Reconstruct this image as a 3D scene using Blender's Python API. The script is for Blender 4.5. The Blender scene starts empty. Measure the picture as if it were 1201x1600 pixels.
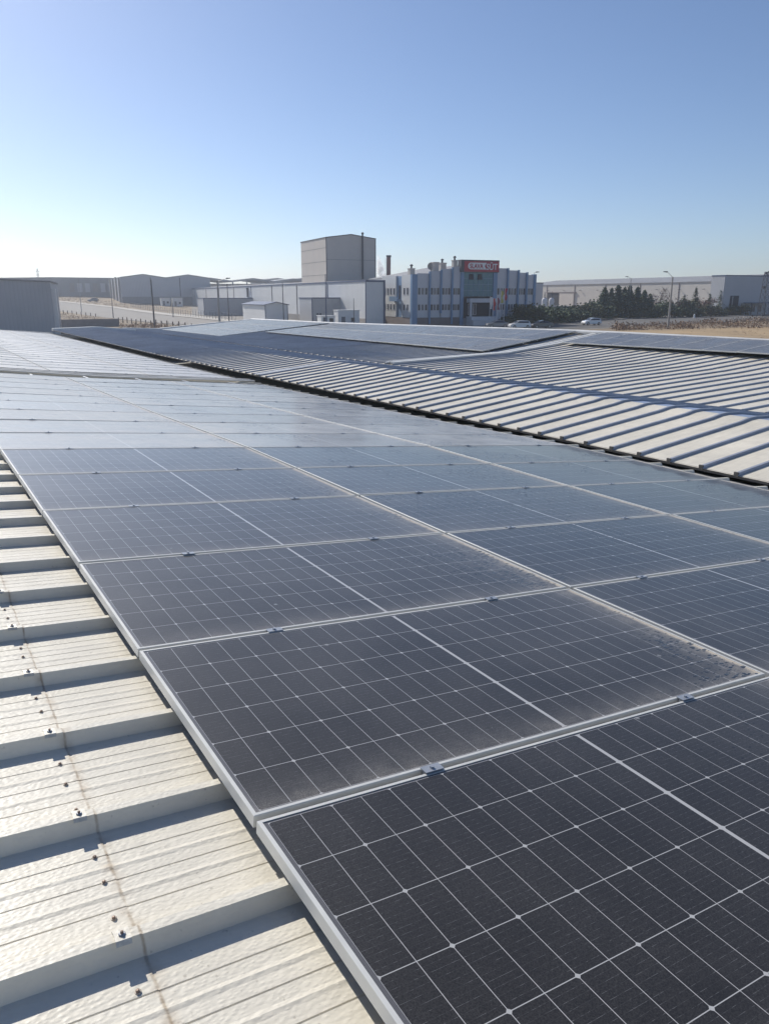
import bpy, bmesh, math, random
from mathutils import Vector, Matrix
random.seed(7)
C = bpy.context.scene.collection
R = math.radians
S = bpy.context.scene

# ------------------------------------------------------------------ camera, sky, sun, exposure
CZ = 6.0                                  # eye height above the street; the roof is a low one
YAW = R(31.66)                            # world +Y runs along the gutters, the camera looks to its right
PITCH = R(15.75)
cam_d = bpy.data.cameras.new('camera'); cam = bpy.data.objects.new('camera', cam_d); C.objects.link(cam)
cam_d.sensor_fit = 'VERTICAL'; cam_d.sensor_height = 32.0; cam_d.lens = 32.0*1195/1600
cam_d.clip_start = 0.05; cam_d.clip_end = 9000
cam.location = (0, 0, CZ); cam.rotation_euler = (R(90)-PITCH, 0, -YAW)
S.camera = cam

SUN_AZ = R(-7)                           # from +Y towards +X
SUN_EL = R(35)
w = bpy.data.worlds.new('World'); S.world = w; w.use_nodes = True
wn = w.node_tree.nodes; wl = w.node_tree.links
sky = wn.new('ShaderNodeTexSky'); sky.sky_type = 'NISHITA'; sky.sun_disc = False
sky.sun_elevation = SUN_EL; sky.sun_rotation = SUN_AZ
sky.altitude = 900; sky.air_density = 0.9; sky.dust_density = 0.75; sky.ozone_density = 2.4
bg = wn['Background']; bg.inputs['Strength'].default_value = 0.102
tint = wn.new('ShaderNodeVectorMath'); tint.operation = 'MULTIPLY'; tint.inputs[1].default_value = (.96, .98, 1.06)
wl.new(sky.outputs[0], tint.inputs[0]); wl.new(tint.outputs[0], bg.inputs[0])
sd = bpy.data.lights.new('sun', 'SUN'); sd.energy = 5.0; sd.angle = R(0.5); sd.color = (1.0, 0.955, 0.88)
sun = bpy.data.objects.new('sun', sd); C.objects.link(sun)
sdir = Vector((math.sin(SUN_AZ)*math.cos(SUN_EL), math.cos(SUN_AZ)*math.cos(SUN_EL), math.sin(SUN_EL)))
sun.rotation_euler = sdir.to_track_quat('Z', 'Y').to_euler(); sun.location = (0, 0, 60)
S.view_settings.view_transform = 'Standard'; S.view_settings.look = 'None'
S.view_settings.exposure = 0.0; S.view_settings.gamma = 1.0
S.cycles.volume_bounces = 2; S.cycles.max_bounces = 8

# ------------------------------------------------------------------ helpers
def w2(X, Y):                             # camera-heading ground axes (right, ahead) -> world x, y
    return (X*math.cos(YAW)+Y*math.sin(YAW), -X*math.sin(YAW)+Y*math.cos(YAW))
FP = 1195.0
def at(px, py, Y):                        # survey: where a sight line reaches the distance Y ahead
    x = (px-600.5)/FP; y = (py-800)/FP
    d = (x, math.cos(PITCH)-y*math.sin(PITCH), -math.sin(PITCH)-y*math.cos(PITCH))
    t = Y/d[1]; a, b = w2(d[0]*t, Y)
    return Vector((a, b, CZ+d[2]*t))
def sstep(a, b, x):
    t = min(1, max(0, (x-a)/(b-a))); return t*t*(3-2*t)
def ground_h(x, y):                       # the land climbs gently towards the far left
    X = x*math.cos(YAW)-y*math.sin(YAW); Y = x*math.sin(YAW)+y*math.cos(YAW)
    h = 0.032*max(0, min(Y, 560)-190)*sstep(20, 150, -X)
    h += 0.012*max(0, min(Y, 700)-260)*sstep(-60, 40, X)*0.25
    return h
def gnd(px, py, up=0.0):
    lo = None
    Y = 40
    while Y < 900:
        p = at(px, py, Y)
        if p.z <= ground_h(p.x, p.y): return Vector((p.x, p.y, ground_h(p.x, p.y)+up))
        Y *= 1.004
    p = at(px, py, 900); return Vector((p.x, p.y, ground_h(p.x, p.y)+up))

class MB:
    def __init__(s): s.v = []; s.f = []; s.m = []
    def add(s, vs, fs, mi=0):
        o = len(s.v); s.v += [tuple(v) for v in vs]; s.f += [tuple(i+o for i in f) for f in fs]; s.m += [mi]*len(fs); return s
    def box(s, x0, y0, z0, x1, y1, z1, mi=0):
        vs = [(x0,y0,z0),(x1,y0,z0),(x1,y1,z0),(x0,y1,z0),(x0,y0,z1),(x1,y0,z1),(x1,y1,z1),(x0,y1,z1)]
        return s.add(vs, [(3,2,1,0),(4,5,6,7),(0,1,5,4),(1,2,6,5),(2,3,7,6),(3,0,4,7)], mi)
    def tube(s, p, q, r0, r1=None, n=8, mi=0, cap=True):
        r1 = r0 if r1 is None else r1
        p = Vector(p); q = Vector(q); d = (q-p).normalized()
        a = d.orthogonal().normalized(); b = d.cross(a)
        vs = []
        for c, r in ((p, r0), (q, r1)):
            for i in range(n):
                t = 2*math.pi*i/n; vs.append(c+a*math.cos(t)*r+b*math.sin(t)*r)
        fs = [(i, (i+1) % n, n+(i+1) % n, n+i) for i in range(n)]
        if cap: fs += [tuple(range(n-1, -1, -1)), tuple(range(n, 2*n))]
        return s.add(vs, fs, mi)
    def lathe(s, prof, n=16, c=(0, 0, 0), mi=0):
        vs = [(c[0]+r*math.cos(2*math.pi*i/n), c[1]+r*math.sin(2*math.pi*i/n), c[2]+z) for r, z in prof for i in range(n)]
        fs = [(k*n+i, k*n+(i+1) % n, (k+1)*n+(i+1) % n, (k+1)*n+i) for k in range(len(prof)-1) for i in range(n)]
        fs += [tuple(range(n-1, -1, -1)), tuple(range((len(prof)-1)*n, len(prof)*n))]
        return s.add(vs, fs, mi)
    def prism(s, poly, axis, a, b, mi=0):  # poly: list of 2-D points, extruded along 'x' or 'y'
        n = len(poly)
        P = (lambda t, p: (t, p[0], p[1])) if axis == 'x' else (lambda t, p: (p[0], t, p[1]))
        vs = [P(a, p) for p in poly]+[P(b, p) for p in poly]
        fs = [(i, (i+1) % n, n+(i+1) % n, n+i) for i in range(n)]+[tuple(range(n-1, -1, -1)), tuple(range(n, 2*n))]
        return s.add(vs, fs, mi)
    def build(s, name, mats, parent=None, smooth=False, fix=True):
        me = bpy.data.meshes.new(name); me.from_pydata(s.v, [], s.f)
        if not isinstance(mats, (list, tuple)): mats = [mats]
        for m in mats: me.materials.append(m)
        for p, i in zip(me.polygons, s.m): p.material_index = i; p.use_smooth = smooth
        if fix:
            bm = bmesh.new(); bm.from_mesh(me); bmesh.ops.recalc_face_normals(bm, faces=bm.faces); bm.to_mesh(me); bm.free()
        me.update()
        o = bpy.data.objects.new(name, me); C.objects.link(o); o.parent = parent
        return o
def tag(o, label=None, cat=None, group=None, kind=None):
    if label: o['label'] = label
    if cat: o['category'] = cat
    if group: o['group'] = group
    if kind: o['kind'] = kind
    return o
def thing(name, label, cat, loc=(0, 0, 0), rz=0.0, group=None):
    o = bpy.data.objects.new(name, None); C.objects.link(o)
    o.location = loc; o.rotation_euler = (0, 0, rz); o.empty_display_size = 0.3
    return tag(o, label, cat, group)
def copy_tree(o, parent=None):
    c = o.copy(); C.objects.link(c); c.parent = parent
    for ch in list(o.children): copy_tree(ch, c)
    return c
ORD = ['first','second','third','fourth','fifth','sixth','seventh','eighth','ninth','tenth','eleventh','twelfth','thirteenth',
       'fourteenth','fifteenth','sixteenth','seventeenth','eighteenth','nineteenth','twentieth','twenty-first','twenty-second',
       'twenty-third','twenty-fourth','twenty-fifth','twenty-sixth']

# ------------------------------------------------------------------ materials
def newmat(name):
    m = bpy.data.materials.new(name); m.use_nodes = True
    nt = m.node_tree; return m, nt, nt.nodes['Principled BSDF']
def nd(nt, t, **k):
    n = nt.nodes.new(t)
    for a, b in k.items():
        if a in n.inputs: n.inputs[a].default_value = b
        else: setattr(n, a, b)
    return n
def mth(nt, op, a, b=None, c=None):
    n = nt.nodes.new('ShaderNodeMath'); n.operation = op
    for i, x in enumerate((a, b, c)):
        if x is None: continue
        if isinstance(x, (int, float)): n.inputs[i].default_value = x
        else: nt.links.new(x, n.inputs[i])
    return n.outputs[0]
def mixc(nt, f, a, b):
    n = nt.nodes.new('ShaderNodeMix'); n.data_type = 'RGBA'
    for i, x in ((0, f), (6, a), (7, b)):
        if isinstance(x, (int, float)): n.inputs[i].default_value = x
        elif isinstance(x, (tuple, list)): n.inputs[i].default_value = (*x[:3], 1)
        else: nt.links.new(x, n.inputs[i])
    return n.outputs[2]
def noise(nt, vec, scale, detail=3, rough=0.5):
    n = nt.nodes.new('ShaderNodeTexNoise'); n.inputs['Scale'].default_value = scale
    n.inputs['Detail'].default_value = detail; n.inputs['Roughness'].default_value = rough
    if vec is not None: nt.links.new(vec, n.inputs['Vector'])
    return n.outputs[0]
def remap(nt, x, a, b, c=0.0, d=1.0):
    n = nt.nodes.new('ShaderNodeMapRange'); nt.links.new(x, n.inputs[0])
    for i, v in enumerate((a, b, c, d)): n.inputs[i+1].default_value = v
    return n.outputs[0]
def mat(name, col, rough=0.6, metal=0.0, var=0.12, scale=1.5, bump=0.0, bscale=40, corr=0.0, cpitch=0.3, world_z=False):
    m, nt, b = newmat(name)
    tc = nd(nt, 'ShaderNodeTexCoord').outputs['Object']
    n1 = noise(nt, tc, scale, 5, 0.6); f = remap(nt, n1, 0.3, 0.7, 1-var, 1+var)
    mul = nd(nt, 'ShaderNodeVectorMath', operation='SCALE'); mul.inputs[0].default_value = col
    nt.links.new(f, mul.inputs['Scale']); nt.links.new(mul.outputs[0], b.inputs['Base Color'])
    b.inputs['Metallic'].default_value = metal
    nt.links.new(remap(nt, n1, 0.3, 0.7, rough*0.9, min(1, rough*1.12)), b.inputs['Roughness'])
    h = None
    if bump:
        h = mth(nt, 'MULTIPLY', noise(nt, tc, bscale, 3), bump)
    if corr:                              # shallow vertical corrugation, metres
        sp = nd(nt, 'ShaderNodeSeparateXYZ'); nt.links.new(tc, sp.inputs[0])
        s = mth(nt, 'ADD', sp.outputs[0], sp.outputs[1])
        tri = mth(nt, 'PINGPONG', s, cpitch/2); tri = mth(nt, 'MULTIPLY', mth(nt, 'SMOOTH_MIN', tri, cpitch*0.3, cpitch*.05), corr/(cpitch*.3))
        h = tri if h is None else mth(nt, 'ADD', h, tri)
    if h is not None:
        bp = nd(nt, 'ShaderNodeBump'); bp.inputs['Strength'].default_value = 1.0; bp.inputs['Distance'].default_value = 1.0
        nt.links.new(h, bp.inputs['Height']); nt.links.new(bp.outputs[0], b.inputs['Normal'])
    return m

# --- embossed cream roof sheet, with grime, hairline runs and the rusty streak of the lap
SEAM_X = 0.255
def roof_mat(name, col, seam=None, grime=0.10):
    m, nt, b = newmat(name)
    tc = nd(nt, 'ShaderNodeTexCoord').outputs['Object']
    sp = nd(nt, 'ShaderNodeSeparateXYZ'); nt.links.new(tc, sp.inputs[0])
    big = noise(nt, tc, 0.7, 6, 0.65); mid = noise(nt, tc, 7, 5, 0.7)
    mp = nd(nt, 'ShaderNodeMapping'); mp.inputs['Scale'].default_value = (1.2, 26, 1); nt.links.new(tc, mp.inputs[0])
    streak = noise(nt, mp.outputs[0], 1.0, 4, 0.6)
    f = mth(nt, 'ADD', remap(nt, big, .3, .7, -grime, grime), remap(nt, mid, .3, .7, -grime*.6, grime*.6))
    f = mth(nt, 'ADD', f, remap(nt, streak, .3, .7, -grime*.5, grime*.5)); f = mth(nt, 'ADD', f, 1.0)
    mul = nd(nt, 'ShaderNodeVectorMath', operation='SCALE'); mul.inputs[0].default_value = col
    nt.links.new(f, mul.inputs['Scale']); colr = mul.outputs[0]
    fleck = remap(nt, noise(nt, tc, 55, 2), .70, .76)
    colr = mixc(nt, mth(nt, 'MULTIPLY', fleck, .35), colr, (.16, .13, .10))
    if seam is not None:
        wob = remap(nt, noise(nt, tc, 14, 5, .7), .3, .7, -.003, .003)
        d = mth(nt, 'ABSOLUTE', mth(nt, 'ADD', mth(nt, 'SUBTRACT', sp.outputs[0], seam+.004), wob))
        core = remap(nt, d, .0015, .0055, 1, 0)
        halo = mth(nt, 'MULTIPLY', remap(nt, d, .004, .03, 1, 0), remap(nt, noise(nt, tc, 16, 4), .45, .7))
        colr = mixc(nt, mth(nt, 'MULTIPLY', halo, .6), colr, (.36, .26, .16))
        colr = mixc(nt, mth(nt, 'MULTIPLY', core, remap(nt, noise(nt, tc, 24, 3), .3, .6, .1, .8)), colr, (.33, .25, .16))
    nt.links.new(colr, b.inputs['Base Color'])
    b.inputs['Roughness'].default_value = 0.42; b.inputs['Specular IOR Level'].default_value = 0.5
    mp2 = nd(nt, 'ShaderNodeMapping'); mp2.inputs['Scale'].default_value = (.75, 1.3, 1); nt.links.new(tc, mp2.inputs[0])
    vo = nd(nt, 'ShaderNodeTexVoronoi'); vo.feature = 'SMOOTH_F1'; vo.inputs['Scale'].default_value = 95; nt.links.new(mp2.outputs[0], vo.inputs['Vector'])
    h = mth(nt, 'ADD', mth(nt, 'MULTIPLY', vo.outputs['Distance'], -.0016), mth(nt, 'MULTIPLY', noise(nt, tc, 4, 2), .006))
    bp = nd(nt, 'ShaderNodeBump'); bp.inputs['Strength'].default_value = .75; bp.inputs['Distance'].default_value = 1
    nt.links.new(h, bp.inputs['Height']); nt.links.new(bp.outputs[0], b.inputs['Normal'])
    return m
M = {}
M['roof'] = roof_mat('cream_roof_sheet', (.70, .655, .55), SEAM_X)
M['roof_far'] = roof_mat('cream_roof_sheet_far', (.69, .635, .52), None, .13)
M['roof_blue'] = roof_mat('blue_ridge_sheet', (.27, .33, .45), None, .13)
M['rib'] = roof_mat('blue_grey_rib', (.31, .335, .385), None, .16)
M['roof_greyer'] = roof_mat('blue_grey_roof_sheet', (.60, .60, .61), None, .13)  # greyer pan colour for the far stretch of the ribbed roofs

# --- solar glass: half-cut cells, busbars, dust, dew
def glass_mat(nm='solar_glass', dk=1.0, cw=.72, sheen=.09, cior=1.34, dv=1.0, cr=0.0, sl=.24):
    m, nt, b = newmat(nm)
    tc = nd(nt, 'ShaderNodeTexCoord').outputs['Object']
    oi = nd(nt, 'ShaderNodeObjectInfo'); rnd = oi.outputs['Random']
    sp = nd(nt, 'ShaderNodeSeparateXYZ'); nt.links.new(tc, sp.inputs[0]); x, y = sp.outputs[0], sp.outputs[1]
    off = nd(nt, 'ShaderNodeVectorMath', operation='ADD'); nt.links.new(tc, off.inputs[0])
    cb = nd(nt, 'ShaderNodeCombineXYZ'); nt.links.new(mth(nt, 'MULTIPLY', rnd, 37.0), cb.inputs[2]); nt.links.new(cb.outputs[0], off.inputs[1])
    rv = off.outputs[0]
    CW, CH = .0925, .1832
    xf = mth(nt, 'SUBTRACT', mth(nt, 'ABSOLUTE', mth(nt, 'SUBTRACT', x, 1.1395)), .006)
    dx = mth(nt, 'PINGPONG', mth(nt, 'ADD', xf, CW*4), CW/1.0/2)
    dx2 = mth(nt, 'PINGPONG', mth(nt, 'ADD', xf, CW*4), CW)          # distance to every second line
    yf = mth(nt, 'SUBTRACT', y, .0175)
    dy = mth(nt, 'PINGPONG', yf, CH/2)
    def below(v, t): return mth(nt, 'LESS_THAN', v, t)
    line = mth(nt, 'MAXIMUM', below(dx, .0009), below(dy, .0011))
    dia = below(mth(nt, 'ADD', dx2, dy), .0078)
    line = mth(nt, 'MAXIMUM', line, dia)
    edge = mth(nt, 'MAXIMUM', mth(nt, 'GREATER_THAN', xf, 12*CW), mth(nt, 'MAXIMUM', below(yf, 0.0), mth(nt, 'GREATER_THAN', yf, 6*CH)))
    line = mth(nt, 'MAXIMUM', line, below(xf, 0.0))
    bus = below(mth(nt, 'PINGPONG', yf, CH/20), .00035)
    fing = noise(nt, rv, 9, 2)
    cell = mixc(nt, fing, (.0065, .006, .006), (.012, .011, .0115))
    dots = mth(nt, 'MULTIPLY', bus, remap(nt, noise(nt, rv, 60, 1), .5, .62, .15, .8))
    col = mixc(nt, dots, cell, (.16, .16, .17))
    col = mixc(nt, line, col, (.42, .42, .42))
    col = mixc(nt, edge, col, (.09, .09, .10))
    # dust: fine film + piled up along the low edges
    fine = noise(nt, rv, 260, 2, .6); sp1 = noise(nt, rv, 900, 1); cloud = noise(nt, rv, 2.2, 5, .6)
    film = mth(nt, 'MULTIPLY', remap(nt, fine, .35, .7, .008, .075), remap(nt, cloud, .3, .7, .6, 1.4))
    film = mth(nt, 'MULTIPLY', mth(nt, 'ADD', film, remap(nt, sp1, .66, .74, 0, .16)), dk)
    rag = remap(nt, noise(nt, rv, 12, 5, .7), .3, .7, .25, 1.0)
    e1 = mth(nt, 'MULTIPLY', mth(nt, 'POWER', remap(nt, x, 1.80, 2.275, 0, 1), 3.5), .75)
    e2 = mth(nt, 'MULTIPLY', mth(nt, 'POWER', remap(nt, y, .24, .0, 0, 1), 2.6), .45)
    e3 = mth(nt, 'MULTIPLY', remap(nt, x, 2.235, 2.268, 0, 1), .6)
    pile = mth(nt, 'ADD', mth(nt, 'MULTIPLY', mth(nt, 'ADD', e1, e2), mth(nt, 'MULTIPLY', rag, remap(nt, fine, .3, .7, .4, 1.1))), e3)
    # drops of dew lying in patches: they wash the dust away and read dark
    vo = nd(nt, 'ShaderNodeTexVoronoi'); vo.inputs['Scale'].default_value = 62
    mp = nd(nt, 'ShaderNodeMapping'); mp.inputs['Scale'].default_value = (.55, 1.2, 1); nt.links.new(rv, mp.inputs[0]); nt.links.new(mp.outputs[0], vo.inputs['Vector'])
    geo = nd(nt, 'ShaderNodeNewGeometry'); gs = nd(nt, 'ShaderNodeSeparateXYZ'); nt.links.new(geo.outputs['Position'], gs.inputs[0])
    patch = mth(nt, 'MULTIPLY', remap(nt, noise(nt, rv, 1.4, 3), .42, .60), remap(nt, gs.outputs[0], 1.6, 2.6, 0, 1))
    size = mth(nt, 'MULTIPLY', patch, mth(nt, 'MULTIPLY', vo.outputs['Color'], .42))
    sepc = nd(nt, 'ShaderNodeSeparateColor'); nt.links.new(vo.outputs['Color'], sepc.inputs[0])
    size = mth(nt, 'MULTIPLY', patch, mth(nt, 'MULTIPLY', sepc.outputs[0], .62))
    drop = mth(nt, 'MULTIPLY', mth(nt, 'LESS_THAN', vo.outputs['Distance'], size), patch)
    dust = mth(nt, 'MULTIPLY', mth(nt, 'ADD', film, pile), mth(nt, 'SUBTRACT', 1.0, mth(nt, 'MULTIPLY', drop, .93)))
    dust = mth(nt, 'MINIMUM', dust, .92)
    tint = mixc(nt, remap(nt, pile, .1, .7), (.40*dv, .385*dv, .37*dv), (.56, .49, .39))
    col = mixc(nt, dust, col, tint)
    # a few dried splashes
    v2 = nd(nt, 'ShaderNodeTexVoronoi'); v2.inputs['Scale'].default_value = 5.5; nt.links.new(rv, v2.inputs['Vector'])
    s2 = nd(nt, 'ShaderNodeSeparateColor'); nt.links.new(v2.outputs['Color'], s2.inputs[0])
    spot = mth(nt, 'MULTIPLY', mth(nt, 'LESS_THAN', mth(nt, 'ADD', v2.outputs['Distance'], mth(nt, 'MULTIPLY', fine, .04)), .075), mth(nt, 'GREATER_THAN', s2.outputs[0], .80))
    col = mixc(nt, mth(nt, 'MULTIPLY', spot, remap(nt, fine, .3, .7, .1, .55)), col, (.45, .45, .44))
    col = mixc(nt, mth(nt, 'MULTIPLY', drop, .75), col, (.004, .006, .011))
    nt.links.new(col, b.inputs['Base Color'])
    b.inputs['Roughness'].default_value = .50; b.inputs['Specular IOR Level'].default_value = sl
    b.inputs['IOR'].default_value = 1.45
    nt.links.new(mth(nt, 'MAXIMUM', mth(nt, 'SUBTRACT', cw, mth(nt, 'MULTIPLY', pile, .8*cw)), drop), b.inputs['Coat Weight']); b.inputs['Coat IOR'].default_value = cior
    nt.links.new(mth(nt, 'ADD', remap(nt, cloud, .3, .7, .03+cr, .06+cr), mth(nt, 'MULTIPLY', dust, .25)), b.inputs['Coat Roughness'])
    nt.links.new(mth(nt, 'MULTIPLY', mth(nt, 'MULTIPLY', mth(nt, 'SUBTRACT', 1.0, mth(nt, 'MULTIPLY', drop, .9)), remap(nt, cloud, .3, .7, .7*sheen, 1.3*sheen)), mth(nt, 'MULTIPLY', remap(nt, rnd, 0, 1, .65, 1.35), remap(nt, gs.outputs[0], 2.9, 3.6, 1.0, .5))), b.inputs['Sheen Weight']); b.inputs['Sheen Roughness'].default_value = .42
    b.inputs['Sheen Tint'].default_value = (1, .90, .78, 1)
    dome = mth(nt, 'MAXIMUM', mth(nt, 'SUBTRACT', size, vo.outputs['Distance']), 0.0)
    h = mth(nt, 'ADD', mth(nt, 'MULTIPLY', dome, .004), mth(nt, 'MULTIPLY', noise(nt, rv, 1.1, 2), .0008))
    bp = nd(nt, 'ShaderNodeBump'); bp.inputs['Strength'].default_value = .5; bp.inputs['Distance'].default_value = 1
    nt.links.new(h, bp.inputs['Height']); nt.links.new(bp.outputs[0], b.inputs['Coat Normal'])
    return m
SHEEN = 0.3
M['glass'] = glass_mat()
M['glass_dusty'] = glass_mat('dusty_solar_glass', 4.2, .4, .3)
M['glass_glare'] = glass_mat('dust_glare_solar_glass', 13.0, 1.0, 1.0, 1.5, 1.5, .30, .6)  # dust made denser and lighter, painting white sun glare into the colour
M['glass_film'] = glass_mat('film_glare_solar_glass', 3.0, 1.0, 1.0, 1.5, 1.3, .11, .6)  # light dust film, strengthened and brightened to paint in some white glare
M['alu'] = mat('anodised_frame', (.58, .58, .555), .5, .1, .06, 6, .00015, 120)
M['clamp'] = mat('clamp_alu', (.40, .42, .45), .4, .5, .05, 20)
M['steel'] = mat('zinc_steel', (.45, .45, .45), .4, .7, .15, 30)
M['rust'] = mat('rusty_screw', (.26, .19, .15), .6, .4, .3, 200)
M['stainw'] = mat('stained_washer', (.44, .38, .31), .6, 0, .3, 80)
M['washer'] = mat('cream_washer', (.58, .55, .48), .45, .3, .2, 80)
M['gutter'] = mat('gutter_tar', (.13, .12, .11), .85, 0, .4, 3, .004, 20)
M['gutter_pan'] = mat('gutter_pan', (.36, .35, .33), .7, .1, .35, 2.5, .002, 12)
M['flash'] = mat('white_flashing', (.62, .62, .60), .45, .1, .10, 2)
M['cap'] = mat('weathered_flashing', (.30, .31, .33), .5, .2, .25, 2)

# ------------------------------------------------------------------ the factory roof we stand on
def interp(tab, x):
    if x <= tab[0][0]: return tab[0][1]
    for (a, p), (b_, q) in zip(tab, tab[1:]):
        if x <= b_: return p+(q-p)*(x-a)/(b_-a)
    return tab[-1][1]
PV = [(-6, 0), (1.6, 0), (7.35, .022), (11, -.060), (15, -.115), (19, -.165), (24, -.18), (52, -.15)]
def P1(u, v): return -1.248-.095*u+interp(PV, v)*min(1, .5+.25*max(0, u))      # plane of the panels
def Z1(u, v): return P1(u, v)-.100+.047*min(1, max(0, (u-7.2)/.25))                                              # pans of the sheets
EAVE2 = [(-6, -1.97), (5, -1.97), (28, -2.05), (48, -1.98), (53, -1.97)]
CRST2 = [(-6, -1.69), (6, -1.69), (18, -1.75), (29, -1.92), (53, -1.91)]
def Z2(u, v):
    e = interp(EAVE2, v); c = interp(CRST2, v); vly = interp([(-6, -1.99), (10, -2.02), (21, -2.09), (53, -2.14)], v)
    k = interp([(7.88, 0), (9.95, .84), (10.15, .97), (10.3, 1.0)], u)
    if u <= 10.3: return e+(c-e)*k
    return interp([(10.3, c), (10.6, c-.015), (12.85, vly)], u)
T3 = {0: [(13, -2.0), (17.7, -1.80), (20, -1.66), (22.45, -1.43)],
      19: [(13, -2.07), (17.7, -1.86), (20, -1.68), (22.45, -1.40)],
      22: [(13, -2.09), (17.7, -2.0), (20, -1.74), (22.45, -1.41)],
      42: [(13, -2.10), (15.4, -2.2), (17.7, -2.03), (20, -1.86), (22.45, -1.67)],
      55: [(13, -2.16), (15.4, -2.26), (17.7, -2.08), (20, -1.90), (22.45, -1.74)]}
def Z3(u, v):
    ks = sorted(T3); v = min(55, max(0, v))
    if u > 22.45: return Z3(22.45, v)-.09*(u-22.45)
    for a, b_ in zip(ks, ks[1:]):
        if v <= b_:
            t = (v-a)/(b_-a); return interp(T3[a], u)*(1-t)+interp(T3[b_], u)*t
hall = thing('factory_hall', 'low factory hall whose cream ribbed metal roof carries the solar panels in the foreground', 'building', (0, 0, 0))
PITCHV = .4643
def sheet(name, Z, us, v0, v1, phase, m, grooves=False, ribw=(.016, .028, .020), rh=.046, thick=.0):
    """ribbed sheet: ribs run across (x), repeat along y; rib starts at phase+k*PITCHV"""
    prof = []
    k = math.floor((v0-phase)/PITCHV)
    while True:
        s = phase+k*PITCHV
        if s > v1: break
        pts = [(s, 0), (s+ribw[0], rh), (s+ribw[0]+ribw[1], rh), (s+sum(ribw), 0)]
        a = s+sum(ribw); L = s+PITCHV-a
        if grooves:
            for g in (1, 2, 3):
                c = a+L*g/4
                pts += [(c-.0024, 0), (c-.0008, -.0026), (c+.0008, -.0026), (c+.0024, 0)]
                if g < 3: pts += [(c+L/8-.012, 0), (c+L/8, .0022), (c+L/8+.012, 0)]
        else: pts += [(a+L*.5, .001)]
        prof += [p for p in pts if v0 <= p[0] <= v1]; k += 1
    b = MB(); n = len(prof); vs = []
    for u in us: vs += [(u, v, CZ+Z(u, v)+h) for v, h in prof]
    fs = [(i*n+j, (i+1)*n+j, (i+1)*n+j+1, i*n+j+1) for i in range(len(us)-1) for j in range(n-1)]
    b.add(vs, fs)
    if isinstance(m, list): b.m = [1 if max(prof[j][1], prof[j+1][1]) > .01 else 0 for i in range(len(us)-1) for j in range(n-1)]
    o = b.build(name, m, hall, fix=False)
    return o
PH1 = 1.402
sh_a = sheet('roof_sheet', lambda u, v: Z1(u, v)+.0022, [-9, -4, -1, 0, SEAM_X+.004], -3, 9, PH1, M['roof'], True)
sh_b = sheet('roof_sheet', Z1, [SEAM_X-.10, .7, 1.5, 7.2, 7.45, 7.74], -3, 9, PH1, M['roof'], True)
sheet('roof_sheet', Z1, [-9, -4, 0, 3, 7.2, 7.45, 7.74], 9, 50.3, PH1, M['roof_far'])
us2 = [7.88, 9.0, 9.95, 10.03, 10.09, 10.15, 10.22, 10.3]; us2b = [10.3, 10.45, 10.6, 12.85]
VB = 28.6
RK = dict(rh=.033, ribw=(.010, .036, .014))
sheet('roof_sheet', Z2, us2, -5, VB, 5.117, [M['roof_far'], M['rib']], **RK)
sheet('roof_sheet', Z2, us2, VB, 51.2, 5.117, [M['roof_greyer'], M['rib']], **RK)
sheet('roof_sheet', Z2, us2b, -5, 51.2, 5.117, [M['roof_blue'], M['rib']], **RK)
us3 = [13.0, 15.4, 17.7, 20, 22.45, 32]
sheet('roof_sheet', Z3, us3, -8, VB+.6, 8.96, [M['roof_far'], M['rib']], **RK)
sheet('roof_sheet', Z3, us3, VB+.6, 55.2, 8.96, [M['roof_greyer'], M['rib']], **RK)
# dark profile fillers under the eaves, the gutters, fascias
def strip(name, m, fn, v0, v1, step, parent=hall):
    """fn(v) -> closed section [(u, z)...] swept along y"""
    b = MB(); n = int(math.ceil((v1-v0)/step)); vs = []; L = None
    for i in range(n+1):
        v = v0+(v1-v0)*i/n; s = fn(v); L = len(s); vs += [(u, v, CZ+z) for u, z in s]
    fs = [(i*L+j, i*L+(j+1) % L, (i+1)*L+(j+1) % L, (i+1)*L+j) for i in range(n) for j in range(L)]
    fs += [tuple(range(L)), tuple(range(n*L, n*L+L))[::-1]]
    b.add(vs, fs); return b.build(name, m, parent)
strip('eave_filler', M['gutter'], lambda v: [(7.90, Z2(7.88, v)-.035), (7.93, Z2(7.88, v)-.035), (7.93, Z2(7.88, v)+.004), (7.90, Z2(7.88, v)+.004)], -5, 51.2, 1)
strip('eave_filler', M['gutter'], lambda v: [(13.03, Z3(13, v)-.09), (13.06, Z3(13, v)-.09), (13.06, Z3(13, v)+.004), (13.03, Z3(13, v)+.004)], -8, 55.2, 1)
strip('gutter', M['gutter_pan'], lambda v: [(7.70, Z1(7.7, v)-.01), (7.70, Z1(7.7, v)-.09), (7.92, Z1(7.7, v)-.09), (7.92, Z1(7.7, v)-.03), (7.76, Z1(7.7, v)-.03), (7.71, Z1(7.7, v)-.01)], -5, 50.3, 1)
strip('gutter', M['gutter_pan'], lambda v: [(12.80, Z2(12.85, v)-.02), (12.80, Z2(12.85, v)-.12), (13.06, Z2(12.85, v)-.12), (13.06, Z2(12.85, v)-.11), (12.84, Z2(12.85, v)-.11), (12.82, Z2(12.85, v)-.02)], -8, 51.2, 1)
# rib-end caps along the eave: the dark little mouths of every rib
b = MB(); v = 5.117-PITCHV*12; cap0 = None
while v < 24:
    z = CZ+Z2(7.88, v)
    if cap0 is None: b.box(-.008, .004, -.012, .018, .070, .050); o = cap0 = b.build('rib_end_cap', M['gutter'], hall)
    else: o = cap0.copy(); C.objects.link(o)
    o.location = (7.882, v, z); o.scale = (1, .8, .8); v += PITCHV
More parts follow.
